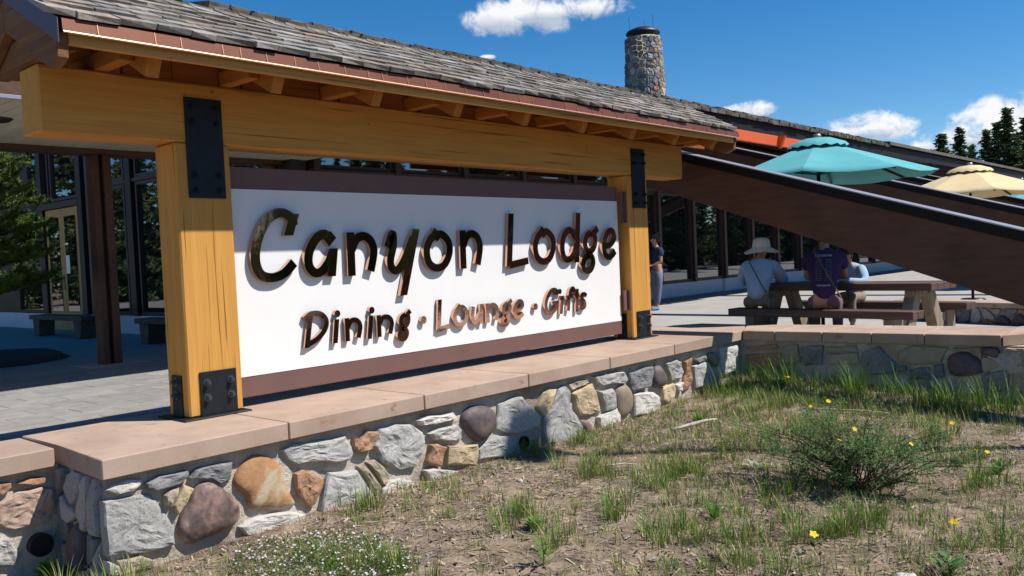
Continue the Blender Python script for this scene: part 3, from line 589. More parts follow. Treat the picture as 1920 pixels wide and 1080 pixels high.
for c in range(NC):
    x = XL-.03+rnd.uniform(-.1, 0)
    while x < XR+.02:
        w, me = rnd.choice(variants)
        if x+w > XR+.06: break
        d = -.035+c*EXP+.15+rnd.uniform(-.018, .018)
        o = bpy.data.objects.new('shingle', me); link(o, roof)
        o.location = (x+w/2, YE+d*math.cos(slope), ZE+.034+d*math.sin(slope)+.012+rnd.uniform(-.002, .006))
        o.rotation_euler = (slope-.075+rnd.uniform(-.02, .02), rnd.uniform(-.022, .022), rnd.uniform(-.012, .012))
        x += w
# far slope: one plain course sheet, ridge caps
prism('shingle_sheet', [(YR, ZR+.03), (YE2+.04, ZE+.01), (YE2+.04, ZE-.008), (YR, ZR)], 0, XL-.02, XR+.02, SHINGLE, roof)
capm = shingle_mesh(.26, .17, .022)
x = XL
while x < XR:
    for s in (1, -1):
        o = bpy.data.objects.new('ridge_cap', capm); link(o, roof)
        o.location = (x+.12, YR-s*.065, ZR+.030); o.rotation_euler = (s*slope*.9, .06+rnd.uniform(-.02, .02), rnd.uniform(-.02, .02)+(0 if s == 1 else math.pi))
        if s == -1: o.rotation_euler = (-slope*.9, .06, 0)
    x += .21

# ================================================================== LODGE BUILDING
lodge = empty('lodge_building', (14, 12, ZP), 'low brown lodge with shingled eave, big windows, sloping timber buttresses and a round stone chimney', 'building')
XA, YW = 6.1, 7.35
def window(x0, x1, z0, z1, y, parent=lodge, axis=1, fr=.07):
    """framed pane in a wall facing -Y (axis 1) or -X (axis 0, then x0/x1 run along y)"""
    P = (lambda a, d, z: (a, y+d, z)) if axis == 1 else (lambda a, d, z: (y+d, a, z))
    w = None
    bm = bmesh.new()
    for a0, a1, c0, c1 in ((x0, x0+fr, z0, z1), (x1-fr, x1, z0, z1), (x0+fr, x1-fr, z0, z0+fr), (x0+fr, x1-fr, z1-fr, z1)):
        p, q = P(a0, -.03, c0), P(a1, .06, c1)
        r = bmesh.ops.create_cube(bm, size=1)
        for v in r['verts']: v.co = Vector([(p[i]+q[i])/2+v.co[i]*abs(q[i]-p[i]) for i in range(3)])
    w = bm_obj('window_frame', bm, FRAME, parent)
    box('pane', P(x0+fr, .03, z0+fr), P(x1-fr, .04, z1-fr), GLASS, w, 0)
    return w
# --- entrance wall facing -X
box('base_wall', (XA, YW, ZP-.1), (XA+.25, 16.55, .10), WHITEB, lodge, .005)
box('base_wall', (XA, 18.85, ZP-.1), (XA+.25, 34, .10), WHITEB, lodge, .005)
box('wall_core', (XA+.10, YW, .10), (XA+.25, 26, 4.9), BROWN_D, lodge, 0)
for y0, y1 in ((YW+.3, 9.4), (9.5, 11.4), (11.5, 13.5), (14.05, 15.0)):
    window(y0, y1, .12, 3.15, XA, axis=0); window(y0, y1, 3.25, 4.6, XA, axis=0)
for y in (YW+.1, 13.77, 15.35, 15.9, 16.45, 18.95): box('mullion', (XA-.08, y-.14, .10), (XA+.1, y+.14, 4.85), BROWN_D if y != 15.9 else FRAME, lodge, .01)
box('window_rail', (XA-.05, YW, 3.16), (XA+.05, 15.2, 3.245), FRAME, lodge, .005)
box('door_head', (XA-.09, 16.55, 2.86), (XA+.09, 19.3, 3.02), FRAME, lodge, .01)
window(16.62, 18.3, 3.05, 4.7, XA, axis=0); window(18.42, 19.9, 3.05, 4.7, XA, axis=0)
window(19.2, 21.0, .12, 2.9, XA, axis=0)
for y0 in (16.66, 17.70):
    d = box('door', (XA-.03, y0, ZP), (XA+.03, y0+1.02, 2.84), DOORW, lodge, .006)
    box('pane', (XA-.045, y0+.17, ZP+.5), (XA-.031, y0+.85, 2.62), GLASS, d, 0)
    yh = y0+.93 if y0 < 17 else y0+.09
    bm = bmesh.new(); tube(bm, [(XA-.031, yh, .75), (XA-.08, yh, .75), (XA-.08, yh, 1.1), (XA-.031, yh, 1.1)], .012); bm_obj('door_handle', bm, BOLT, d, True)
box('notice', (XA-.05, 17.28, 1.15), (XA-.046, 17.50, 1.62), PANEL, lodge, 0)
# --- terrace wall facing -Y
box('base_wall', (XA+.25, YW, ZP-.1), (70, YW+.3, .08), WHITEB, lodge, .005)
box('wall_core', (XA+.25, YW+.14, .08), (70, YW+.3, 4.9), BROWN_D, lodge, 0)
for i in range(16):
    x = 6.6+i*1.95
    window(x, x+1.8, .10, 2.72, YW); window(x, x+1.8, 2.86, 3.9, YW)
    box('mullion', (x-.145, YW-.12, .08), (x-.005, YW+.12, 4.4), FRAME, lodge, .01)
    if i % 2 == 0: box('base_pier', (x-.20, YW-.10, ZP-.1), (x+.05, YW-.002, .082), WHITEB, lodge, .008)
box('window_rail', (XA+.3, YW-.09, 2.73), (38, YW+.05, 2.85), FRAME, lodge, .01)
# --- entrance canopy: boarded soffit on a brown girder and columns
can = box('canopy_roof', (-9, 4.2, 3.02), (6.4, 8.1, 3.34), BROWN_D, lodge, .01)
x = -9.0; k = 0
while x < 6.3:
    if k == 0: sb = box('soffit_board', (-.083, 4.24, 2.994), (.083, 7.55, 3.018), SOFFIT, can, .004); sb.location.x = x
    else: c = copy_to(sb, None, can); c.location.x = x
    x += .18; k += 1
box('canopy_flashing', (-9.05, 4.17, 2.985), (6.43, 4.199, 3.03), FLASH, can, .004)
box('canopy_fascia', (-9.05, 4.175, 3.031), (6.43, 4.199, 3.36), BROWN, can, .004)
bm = bmesh.new(); bmesh.ops.create_cone(bm, cap_ends=True, segments=28, radius1=.20, radius2=.24, depth=.03, matrix=Matrix.Translation((.65, 5.6, 2.983)))
bm_obj('canopy_lamp', bm, BROWN_D, can)
box('canopy_girder', (-9, 7.56, 2.93), (6.3, 8.0, 3.015), BROWN, lodge, .01)
for x in (2.83, 6.0, -3.5):
    col = box('column', (x-.13, 7.72, ZP), (x-.03, 7.96, 2.93), BROWN, lodge, .008)
    box('column_flange', (x+.03, 7.70, ZP), (x+.15, 7.98, 2.93), BROWN, col, .008); box('column_web', (x-.029, 7.79, ZP), (x+.029, 7.89, 2.93), BROWN_D, col, 0)
    box('column_pad', (x-.45, 7.45, ZP-.02), (x+.45, 8.25, ZP+.006), CONC, lodge, .004)
# --- main roof: thick shingled eave, dark fascia, orange purlin with brackets, roof slab behind
YV, ZV = 3.5, 4.144
XV = 2.34
rv = [(XV, YV+.02, ZV-.02), (75, YV+.02, ZV-.02), (75, 14, ZV+3.0), (6.8, 14, ZV+3.0), (75, 30, ZV-.6), (6.8, 30, ZV-.6)]  # unseen left edge slanted back so sun reaches the young pine
rf = mesh('main_roof', rv+[(x, y, z-.28) for x, y, z in rv], [(0, 1, 2, 3), (3, 2, 4, 5), (6, 9, 8, 7), (9, 11, 10, 8), (0, 6, 7, 1), (0, 3, 9, 6), (3, 5, 11, 9), (5, 4, 10, 11), (1, 7, 8, 2), (2, 8, 10, 4)], BROWN_D, lodge)
box('eave_fascia', (XV-.05, YV-.02, ZV-.36), (75, YV+.015, ZV-.035), flat('shade_darkened_metal', (.016, .015, .016), .6, 0, .2), rf, .004)  # grey metal coloured near black to carry the eave's shade
em = [shingle_mesh(w, .5, .075) for w in (.20, .24, .28, .32)]
for me in em: me.materials[0] = SHINGLE_D
er = random.Random(4)
for c in range(3):
    x = XV-.1+er.uniform(0, .2)
    while x < 26:
        k = er.randrange(4); w = (.20, .24, .28, .32)[k]
        o = bpy.data.objects.new('eave_shingle', em[k]); link(o, rf)
        o.location = (x+w/2, YV+.12+c*.10+er.uniform(-.03, .03), ZV+.005+c*.06+er.uniform(-.008, .012)); o.rotation_euler = (.22, er.uniform(-.05, .05), er.uniform(-.03, .03))
        x += w+er.uniform(.002, .02)
prism('eave_shingle_row', [(YV-.14, ZV-.02), (YV+.5, ZV+.12), (YV+.5, ZV+.16), (YV-.12, ZV+.09)], 0, 26, 75, SHINGLE_D, rf)
pur = box('orange_purlin', (12.5, 3.40, 3.53), (19.7, 3.478, 3.78), ORANGE, lodge, .01)
for x in (14.0, 17.7): prism('purlin_bracket', [(3.22, 3.775), (3.399, 3.775), (3.399, 3.48), (3.35, 3.48)], 0, x-.05, x+.05, ORANGE, pur)
# --- sloping buttress beams with metal cap flashing
HD = Vector((-.1365, -.9906, -.3033))
SIDE = Vector((-HD.y, HD.x, 0)).normalized()*-1
if SIDE.x < 0: SIDE = -SIDE
def buttress(dx):
    T0 = Vector((7.36+dx, .10, 2.3636)); W = .24
    def pt(l, below, side): p = T0+HD*l; return Vector((p.x, p.y, p.z-below))+SIDE*side
    bm = bmesh.new(); l0, l1 = -7.5, 9.5
    def block(bm, d0, d1, s0, s1, e0=0, e1=0):
        V = [bm.verts.new(pt(l, d, s)) for l, ex in ((l0, e0), (l1, e1)) for d in (d0, d1+ex) for s in (s0, s1)]
        for q in ((0, 1, 3, 2), (4, 6, 7, 5), (0, 4, 5, 1), (2, 3, 7, 6), (0, 2, 6, 4), (1, 5, 7, 3)): bm.faces.new([V[i] for i in q])
    block(bm, .10, .347, .02, W-.02, 0, .625)
    b = bm_obj('buttress_beam', bm, BROWN, lodge)
    bm = bmesh.new(); block(bm, .014, .125, 0, W); bm_obj('cap_board', bm, CAPB, b)
    bm = bmesh.new(); block(bm, 0, .0135, -.006, W+.006); bm_obj('cap_flashing', bm, FLASH, b)
for dx in (0, 6.5, 13, 19.5): buttress(dx)
# --- round chimney of rubble stone
chim = Vector((18.9, 8.0)); CR0, CR1, CZ0, CZ1 = .62, .53, 4.9, 7.30
chr_ = random.Random(8)
bm = bmesh.new(); tube(bm, [(chim.x, chim.y, CZ0), (chim.x, chim.y, CZ1)], [CR0-.03, CR1-.03], 40)
ch = bm_obj('chimney', bm, MORTAR, lodge, True)
def fc(u, w, d):
    r = CR0+(CR1-CR0)*(w-CZ0)/(CZ1-CZ0)-.035+d
    return (chim.x+r*math.cos(u), chim.y+r*math.sin(u), w)
# outlines are laid out on the unrolled visible half
for c in voronoi(math.pi*.72*.58, math.pi*1.85*.58, CZ0+.3, CZ1-.02, 150, chr_, gap=.009): stone([(u/.58, w) for u, w in c], chr_.choice('GDTPSRGDTD'), fc, ch, h=.042, rnd=chr_)
bm = bmesh.new(); n = 40; prof = [(.02, .17), (.25, .15), (.46, .06), (.50, .0), (.50, -.02), (.46, -.02), (.2, .03)]
rings = [[bm.verts.new((chim.x+r*math.cos(2*math.pi*k/n), chim.y+r*math.sin(2*math.pi*k/n), CZ1+.15+z)) for k in range(n)] for r, z in prof]
for a in range(len(rings)-1):
    for k in range(n): bm.faces.new((rings[a][k], rings[a][(k+1) % n], rings[a+1][(k+1) % n], rings[a+1][k]))
bm.faces.new(rings[0]); bm.faces.new(rings[-1])
bm_obj('chimney_cap', bm, flat('black_cap_metal', (.012, .011, .012), .5), ch, True)
for k in range(3):
    a = k*2.1+.4; bm = bmesh.new(); x, y = chim.x+.4*math.cos(a), chim.y+.4*math.sin(a)
    tube(bm, [(x, y, CZ1-.02), (x, y, CZ1+.14)], .015, 6); tube(bm, [(x, y, CZ1+.14), (x-.03, y, CZ1+.62)], .006, 5); bm_obj('lightning_rod', bm, BOLT, ch)

# ================================================================== STONE PIER behind the picnic table
pier = empty('buttress_pier', (13.2, -2.2, ZP), 'dark rubble stone planter wall with sandstone coping behind the picnic table', 'wall')
fp = lambda u, w, d: (12.05+.35*(u+2.5)-d, u, w)
rough_slab('mortar_bed', fp, -6.5, -.9, -.5, -.06, MORTAR, pier, back=1.2)
for c in voronoi(-4.6, -1.0, ZP, -.07, 34, srnd): stone(c, srnd.choice('GDTKRD'), fp, pier, rnd=srnd)
for k in range(4):
    y0 = -.9-k*1.25; y1 = y0-1.24
    prism('coping_slab', [(fp(y0, 0, .06)[0], y0), (fp(y1, 0, .06)[0], y1), (fp(y1, 0, -.5)[0], y1), (fp(y0, 0, -.5)[0], y0)], 2, -.06, .02, COPING, pier, .006)

# ================================================================== FURNITURE
def umbrella(loc, rz, m, label, rad=1.62, H=3.02, drop=.56, group='canvas patio umbrellas'):
    global LOCAL
    e = empty('patio_umbrella', loc, label, 'umbrella', group, rz); LOCAL = True
    n = 8; v = [(0, 0, H-.10)]; f = []; S = 6
    for i in range(1, S+1):
        t = i/S
        for k in range(n*4):
            a = 2*math.pi*k/(n*4); seam = (k % 4)/4; sag = math.sin(seam*math.pi)
            rr = rad*t*(1-(.06*sag if True else 0)*t); z = H-.10-(drop*t**1.02)-.045*sag*t
            v.append((rr*math.cos(a), rr*math.sin(a), z))
    N = n*4
    for k in range(N): f.append((0, 1+k, 1+(k+1) % N))
    for i in range(S-1):
        for k in range(N): f.append((1+i*N+k, 1+(i+1)*N+k, 1+(i+1)*N+(k+1) % N, 1+i*N+(k+1) % N))
    can_ = mesh('canopy', v, f, m, e, smooth=True)
    for ed in can_.data.edges:
        a_, b_ = ed.vertices
        if (a_ == 0 or (a_-1) % 4 == 0) and (b_-1) % 4 == 0 and (a_ == 0 or (a_-1) % N == (b_-1) % N): ed.use_edge_sharp = True
    md = can_.modifiers.new('thickness', 'SOLIDIFY'); md.thickness = .006
    v = []; f = []; prof = [(.02, -.055), (.2, -.075), (.38, -.155), (.43, -.205)]
    for r, z in prof:
        for k in range(N):
            a = 2*math.pi*k/N; v.append((r*math.cos(a)*(1+.03*math.cos(a*16)), r*math.sin(a)*(1+.03*math.cos(a*16)), H+z+.012*math.cos(a*16)*(r > .3)))
    for i in range(3):
        for k in range(N): f.append((i*N+k, (i+1)*N+k, (i+1)*N+(k+1) % N, i*N+(k+1) % N))
    f.append(tuple(range(N))); mesh('vent_canopy', v, f, m, e, smooth=True)
    bm = bmesh.new(); bmesh.ops.create_cone(bm, cap_ends=True, segments=16, radius1=.06, radius2=.05, depth=.06, matrix=Matrix.Translation((0, 0, H-.035))); bm_obj('finial', bm, FLASH, e, True)
    bm = bmesh.new(); tube(bm, [(0, 0, 0), (0, 0, H-.1)], .028, 12); bm_obj('pole', bm, BROWN_D, e, True)
    for k in range(n):
        a = 2*math.pi*k/n; c_, s_ = math.cos(a), math.sin(a)
        beam('rib', (c_*.05, s_*.05, H-.13), (c_*rad*.97, s_*rad*.97, H-.12-drop*.99), .022, .03, BROWN_D, e, 0)
        beam('strut', (c_*.05, s_*.05, H-.60), (c_*rad*.55, s_*rad*.55, H-.17-drop*.5), .018, .025, BROWN_D, e, 0)
    bm = bmesh.new(); bmesh.ops.create_cone(bm, cap_ends=True, segments=24, radius1=.3, radius2=.22, depth=.09, matrix=Matrix.Translation((0, 0, .045))); bm_obj('base', bm, BROWN_D, e)
    LOCAL = False
    return e
umbrella((9.72, -.76, ZP), .25, TEAL, 'teal umbrella over the occupied picnic table')
umbrella((16.9, -1.1, ZP), .5, CREAM, 'cream yellow umbrella behind the second sloping beam', H=2.93)
umbrella((23.6, -.75, ZP), .1, TEAL, 'teal umbrella farthest right, half hidden by the cream umbrella', H=2.9)
def picnic_table(loc, rz, label, L=2.75):
    global LOCAL
    e = empty('picnic_table', loc, label, 'picnic table', None, rz); LOCAL = True
    for i in range(4): box('top_plank', (-.40+i*.203, -L/2, .69), (-.40+i*.203+.196, L/2, .79), BENCHW, e, .006)
    for sx in (-1, 1):
        for i in range(2): a = sx*.86+(i-1)*.165; box('seat_plank', (a, -L/2-.02, .35), (a+.158, L/2+.02, .455), BENCHW, e, .006)
    for y in (-L/2+.32, L/2-.32):
        for sx in (-1, 1):
            prism('leg', [(sx*.30, .685), (sx*.10, .685), (sx*.42, 0), (sx*.68, 0)], 1, y-.075, y+.075, LEGW, e, .008)
            box('seat_leg', (sx*.86-.13, y-.07, 0), (sx*.86+.13, y+.07, .348), LEGW, e, .008)
            box('tie', (min(sx*.45, sx*.74), y-.04, .20), (max(sx*.45, sx*.74), y+.04, .32), LEGW, e, .005)
        box('top_bearer', (-.36, y-.06, .60), (.36, y+.06, .688), LEGW, e, .006)
        for bx in (-.22, -.12, .12, .22):
            bm = bmesh.new(); bmesh.ops.create_cone(bm, cap_ends=True, segments=10, radius1=.022, radius2=.022, depth=.02, matrix=Matrix.Translation((bx, y-.066, .655)) @ Matrix.Rotation(math.pi/2, 4, 'X')); bm_obj('bolt', bm, BOLT, e)
    LOCAL = False
    return e
TBL = (9.78, -1.12, ZP); TRZ = R(-7)
picnic_table(TBL, TRZ, 'brown picnic table with attached benches and people seated, under the teal umbrella')
def stone_bench(x, y, rz, label, L=1.9):
    global LOCAL
    e = empty('entry_bench', (x, y, ZP), label, 'bench', 'benches by the entrance wall', rz); LOCAL = True
    box('seat', (-.22, -L/2, .40), (.22, L/2, .50), CONC_B, e, .012)
    for yy in (-L/2+.32, L/2-.32): prism('leg', [(yy-.20, .398), (yy+.20, .398), (yy+.14, 0), (yy-.14, 0)], 0, -.18, .18, CONC_B, e, .01)
    LOCAL = False
stone_bench(5.05, 15.3, 0, 'dark bench in front of the wooden double doors', 3.0); stone_bench(5.0, 10.2, 0, 'dark bench half hidden behind the left post of the sign')
# planter bed under the pine
v = [(2.1, 11.4, ZP+.10)]; f = []
for i in range(3):
    for k in range(28):
        a = 2*math.pi*k/28; r = (.5, .9, 1.0)[i]; wob = 1+.16*noise.noise(Vector((math.cos(a)*1.6, math.sin(a)*1.6, 2))); v.append((1.9+1.5*r*wob*math.cos(a), 11.2+2.0*r*wob*math.sin(a), ZP+(.09, .05, .0)[i]))
for k in range(28): f.append((0, 1+k, 1+(k+1) % 28))
for i in range(2):
    for k in range(28): f.append((1+i*28+k, 1+(i+1)*28+k, 1+(i+1)*28+(k+1) % 28, 1+i*28+(k+1) % 28))
tag(mesh('mulch_bed', v, f, MULCH, None, True), kind='structure')

# ================================================================== VEGETATION
def leafmat(name, a, b, vary=.2, trans=.25):
    m = mat(name, [(.3, a), (.7, b)], scale=3, rough=.6, spec=.3, vary=0)
    nt = m.node_tree; b_ = [n for n in nt.nodes if n.type == 'BSDF_PRINCIPLED'][0]; o = [n for n in nt.nodes if n.type == 'OUTPUT_MATERIAL'][0]
    t = nt.nodes.new('ShaderNodeBsdfTranslucent'); mx = nt.nodes.new('ShaderNodeMixShader'); mx.inputs[0].default_value = trans
    src = b_.inputs['Base Color'].links[0].from_socket; nt.links.new(src, t.inputs[0])
    nt.links.new(b_.outputs[0], mx.inputs[1]); nt.links.new(t.outputs[0], mx.inputs[2]); nt.links.new(mx.outputs[0], o.inputs[0])
    return m
GRASS = leafmat('green_grass', (.085, .165, .018), (.18, .28, .045)); GRASS_B = leafmat('fresh_grass', (.11, .23, .018), (.20, .34, .04))
STRAW = leafmat('dry_straw', (.36, .265, .13), (.52, .41, .235), trans=.1)
LEAFG = leafmat('herb_leaf', (.08, .19, .022), (.14, .28, .04)); LEAFS = leafmat('shrub_leaf', (.085, .17, .045), (.16, .26, .085), trans=.35); LEAFP = leafmat('pale_leaf', (.24, .30, .17), (.34, .40, .26))
NEEDLE = leafmat('pine_needles', (.06, .125, .022), (.15, .235, .045), trans=.25); NEEDLE_D = leafmat('far_pine_needles', (.055, .095, .03), (.115, .16, .055), trans=.25)
YEL = leafmat('yellow_petal', (.75, .50, .01), (.85, .62, .02)); WHT = leafmat('white_petal', (.62, .56, .62), (.78, .74, .78)); PURP = leafmat('violet_petal', (.16, .12, .40), (.24, .18, .50))
TWIG = mat('twig', [(.3, (.06, .035, .025)), (.7, (.13, .08, .055))], scale=20, rough=.9)
STICK = mat('bleached_wood', [(.3, (.34, .29, .23)), (.7, (.58, .53, .46))], scale=6, stretch=(1, 12, 12), rough=.85, bump=.3)
class MB:
    def __init__(s): s.v = []; s.f = []
    def blade(s, p, h, w, az, lean, segs=3, curl=1.6):
        d = Vector((math.cos(az), math.sin(az), 0)); sd = Vector((-d.y, d.x, 0)); b = len(s.v)
        for i in range(segs):
            t = i/segs; q = p+d*(lean*h*t**curl)+Vector((0, 0, h*t*(1-.25*lean*t))); ww = w*(1-.75*t)
            s.v += [q-sd*ww, q+sd*ww]
        s.v.append(p+d*(lean*h)+Vector((0, 0, h*(1-.25*lean))))
        for i in range(segs-1): s.f.append((b+2*i, b+2*i+1, b+2*i+3, b+2*i+2))
        s.f.append((b+2*segs-2, b+2*segs-1, b+2*segs))
    def leaf(s, p, d, up, l, w, fold=.15):
        d = d.normalized(); sd = d.cross(up).normalized(); n = sd.cross(d); b = len(s.v)
        s.v += [p, p+d*(l*.45)+sd*w-n*(fold*w)*-1, p+d*l-n*(l*.12), p+d*(l*.45)-sd*w+n*(fold*w), p+d*(l*.5)]
        s.f += [(b, b+1, b+4), (b+1, b+2, b+4), (b+2, b+3, b+4), (b+3, b, b+4)]
    def quad(s, c, a, b_):
        i = len(s.v); s.v += [c-a-b_, c+a-b_, c+a+b_, c-a+b_]; s.f.append((i, i+1, i+2, i+3))
    def tri(s, a, b, c): i = len(s.v); s.v += [a, b, c]; s.f.append((i, i+1, i+2))
    def obj(s, name, m, parent=None, smooth=False): return mesh(name, s.v, s.f, m, parent, smooth)
vr = random.Random(31)
def gp(x, y): return Vector((x, y, gz(x, y)-.008))
def inview(x, y): return -1.6 < x < 7.06 and -6.4 < y < -.74 and (y+.45)*.62 > -(x+1.9)*.95-.6*0
TALL = [(7.0, -.95), (6.9, -1.15), (7.02, -1.45), (6.95, -1.75), (7.0, -2.05), (7.05, -2.4), (7.0, -2.7), (7.05, -3.1), (7.0, -3.4), (6.85, -3.6), (6.9, -3.85), (6.55, -3.25), (6.3, -.9), (6.6, -1.3)]
CLUMP = [(2.74, -2.21), (2.92, -2.35), (2.38, -2.24), (2.24, -3.9), (2.12, -3.81), (2.48, -3.97), (2.03, -3.06), (1.05, -2.39), (1.29, -1.92), (1.48, -3.03), (1.58, -3.19), (1.72, -2.59), (5.45, -3.47), (4.95, -3.52), (4.3, -3.98), (3.74, -4.3), (2.55, -4.65), (3.36, -3.08), (2.59, -3.25), (.11, -1.86), (.11, -2.15), (-.09, -1.39), (1.32, -3.63), (2.55, -1.73), (2.6, -1.47), (1.78, -3.48), (-1.05, -.95), (-.9, -1.0), (3.4, -.95), (2.9, -.82), (.9, -.9), (5.0, -2.6), (4.2, -2.4), (5.8, -1.9), (6.0, -2.6)]
G1, G2, D1 = MB(), MB(), MB()
def tuft(x, y, n, h, mbs, spread=.05, w=.0028):
    for _ in range(n):
        a = vr.uniform(0, 6.283); r = spread*math.sqrt(vr.random()); p = gp(x+r*math.cos(a), y+r*math.sin(a))
        vr.choice(mbs).blade(p, h*vr.uniform(.45, 1.1), w*vr.uniform(.7, 1.4), a+vr.uniform(-.7, .7), vr.uniform(.1, .75))
for x, y in TALL:
    for k in range(3): tuft(x+vr.gauss(0, .14)-.14*k, y+vr.gauss(0, .16), 24, vr.uniform(.22, .5), [G1, G2, G2], .13, .0045)
for x, y in CLUMP:
    for k in range(6): tuft(x+vr.gauss(0, .13), y+vr.gauss(0, .13), 28, .20, [G1, G1, G2, D1], .07, .0030)
n = 0
while n < 4300:
    x, y = vr.uniform(-1.6, 7.05), vr.uniform(-6, -.78)
    den = .36+1.0*fbm(x, y, .55, 4)+.22*(x-1.6)/4+(.55 if x > 5.6 else 0)
    if not inview(x, y) or vr.random() > den: n += .15; continue
    n += 1; tuft(x, y, vr.randint(6, 15), vr.uniform(.05, .15)*(1.4 if x > 5.6 else 1), [G1, G1, D1, G2] if vr.random() > .25 else [D1, D1, G1], .055, .0024)
for _ in range(2600):
    x, y = vr.uniform(-1.6, 7.05), vr.uniform(-6, -.74)
    if inview(x, y): vr.choice([G1, D1]).blade(gp(x, y), vr.uniform(.03, .10), .0018, vr.uniform(0, 6.3), vr.uniform(.1, .9), 2)
for _ in range(420):       # taller single stalks, thicker towards the right
    x, y = vr.uniform(.2, 7.0), vr.uniform(-5.4, -.9)
    if inview(x, y) and vr.random() < .25+.12*x: vr.choice([G1, G2, D1, D1]).blade(gp(x, y), vr.uniform(.14, .34), .0022, vr.uniform(0, 6.3), vr.uniform(.1, .6), 4, 2.0)
for k in range(16):        # lush patches on the right
    cx_, cy_ = vr.uniform(3.6, 6.9), vr.uniform(-4.4, -1.5)
    for j in range(9): tuft(cx_+vr.gauss(0, .2), cy_+vr.gauss(0, .2), 16, vr.uniform(.12, .24), [G1, G2, G2, D1], .07, .0034)
for _ in range(1500):      # dry tufts along the wall foot
    x = vr.uniform(-.9, 7.0); D1.blade(gp(x, -.74+vr.gauss(0, .05)), vr.uniform(.03, .11), .0018, vr.uniform(3.6, 5.8), vr.uniform(.3, 1.0), 2)
for k in range(900):       # the straw nest in the wall corner
    a = vr.uniform(0, 6.3); r = vr.uniform(.05, .3); D1.blade(gp(6.55+r*math.cos(a), -1.0+r*.7*math.sin(a))+Vector((0, 0, vr.uniform(0, .06))), vr.uniform(.03, .10), .002, a+1.4, vr.uniform(1, 2.2), 3)
tag(G1.obj('grass', GRASS), 'short green grass growing in tufts on dry ground', 'grass', None, 'stuff')
tag(G2.obj('fresh_grass', GRASS_B), 'bright green grass blades standing by the shaded wall', 'grass', None, 'stuff')
tag(D1.obj('dry_grass', STRAW), 'dry yellow grass blades between the green tufts', 'grass', None, 'stuff')
# litter: bark chips, straw bits and pebbles
CH = [mat('chip_pale', [(.3, (.34, .265, .165)), (.7, (.50, .41, .28))], rough=.9), mat('chip_brown', [(.3, (.13, .085, .06)), (.7, (.23, .16, .115))], rough=.9), mat('chip_grey', [(.3, (.20, .18, .165)), (.7, (.34, .315, .29))], rough=.9)]
CM = [MB() for _ in CH]
for _ in range(46000):
    x, y = vr.uniform(-1.6, 7.1), vr.uniform(-6.2, -.72)
    if not inview(x, y) or fbm(x, y, 1.1, 8) < vr.uniform(-.75, .35): continue
    a = vr.uniform(0, 6.3); l = vr.choice((.006, .010, .016, .03))*vr.uniform(.7, 1.5); w = vr.uniform(.002, .007)
    n_ = Vector((vr.gauss(0, .35), vr.gauss(0, .35), 1)).normalized(); d = Vector((math.cos(a), math.sin(a), 0)); d = (d-n_*d.dot(n_)).normalized()
    CM[vr.choice((0, 0, 1, 1, 1, 2))].quad(gp(x, y)+Vector((0, 0, .012+vr.uniform(0, .008))), d*l, n_.cross(d)*w)
for k in range(6000):
    x, y = vr.uniform(-1.6, 7.1), vr.uniform(-6, -.74)
    if inview(x, y):
        a = vr.uniform(0, 6.3); CM[0 if k % 4 else 2].quad(gp(x, y)+Vector((0, 0, .016+vr.uniform(0, .012))), Vector((math.cos(a), math.sin(a), vr.uniform(-.1, .1)))*vr.uniform(.03, .10), Vector((-math.sin(a), math.cos(a), 0))*.0014)
for mb, m, nm in zip(CM, CH, ('pale_litter', 'bark_litter', 'grey_litter')): tag(mb.obj(nm, m), 'small wood chips and dead straw strewn over the soil', 'litter', None, 'stuff')
pb = MB()
for _ in range(420):
    x, y = vr.uniform(-1.4, 7), vr.uniform(-5.6, -.8)
    if not inview(x, y): continue
    r = vr.uniform(.004, .014); c = gp(x, y)+Vector((0, 0, .008)); b = len(pb.v)
    for k in range(5): a = k*1.2566+x; pb.v.append(c+Vector((math.cos(a)*r*vr.uniform(.7, 1.3), math.sin(a)*r*vr.uniform(.7, 1.3), 0)))
    pb.v.append(c+Vector((0, 0, r*.8))); pb.f += [(b+k, b+(k+1) % 5, b+5) for k in range(5)]
tag(pb.obj('pebbles', ST['P'], None), 'small pale pebbles scattered in the soil', 'pebbles', None, 'stuff')
# sticks
def stick(p, q, r, label):
    a, b = gp(*p)+Vector((0, 0, r+.012)), gp(*q)+Vector((0, 0, r+.02)); bm = bmesh.new()
    m_ = (a+b)/2+Vector((vr.uniform(-.03, .03), vr.uniform(-.03, .03), .01)); tube(bm, [a, (a+m_)/2, m_, (m_+b)/2+Vector((0, 0, .01)), b], [r, r*.9, r*1.05, r*.8, r*.6], 7)
    tag(bm_obj('fallen_stick', bm, STICK, None, True), label, 'stick', 'dead sticks on the ground')
stick((4.14, -1.46), (4.72, -1.64), .018, 'short white bleached stick lying on the ground near the wall'); stick((5.72, -2.08), (5.9, -2.95), .012, 'long thin pale stick on the ground far right of the white one'); stick((2.6, -1.55), (2.95, -1.85), .007, 'thin twig lying in front of the wall drain')
stick((3.1, -2.55), (3.02, -2.85), .010, 'small pale wood piece beside the yellow-flowered shrub')
# rock
def rock(x, y, r, kind, label):
    bm = bmesh.new(); bmesh.ops.create_icosphere(bm, subdivisions=4, radius=r)
    for v in bm.verts:
        d = v.co.normalized(); v.co = d*r*(1+.28*noise.noise(d*1.6+Vector((x, y, 0)))+.10*noise.noise(d*5)+.04*noise.noise(d*13)); v.co.z *= .85
        v.co += gp(x, y)+Vector((0, 0, r*.35))
    tag(bm_obj('rock', bm, ST[kind], None, True), label, 'rock')
rock(1.60, -4.40, .075, 'P', 'rough grey rock at the bottom right of the ground'); rock(2.02, -1.35, .028, 'G', 'small grey rock in the soil before the wall centre')
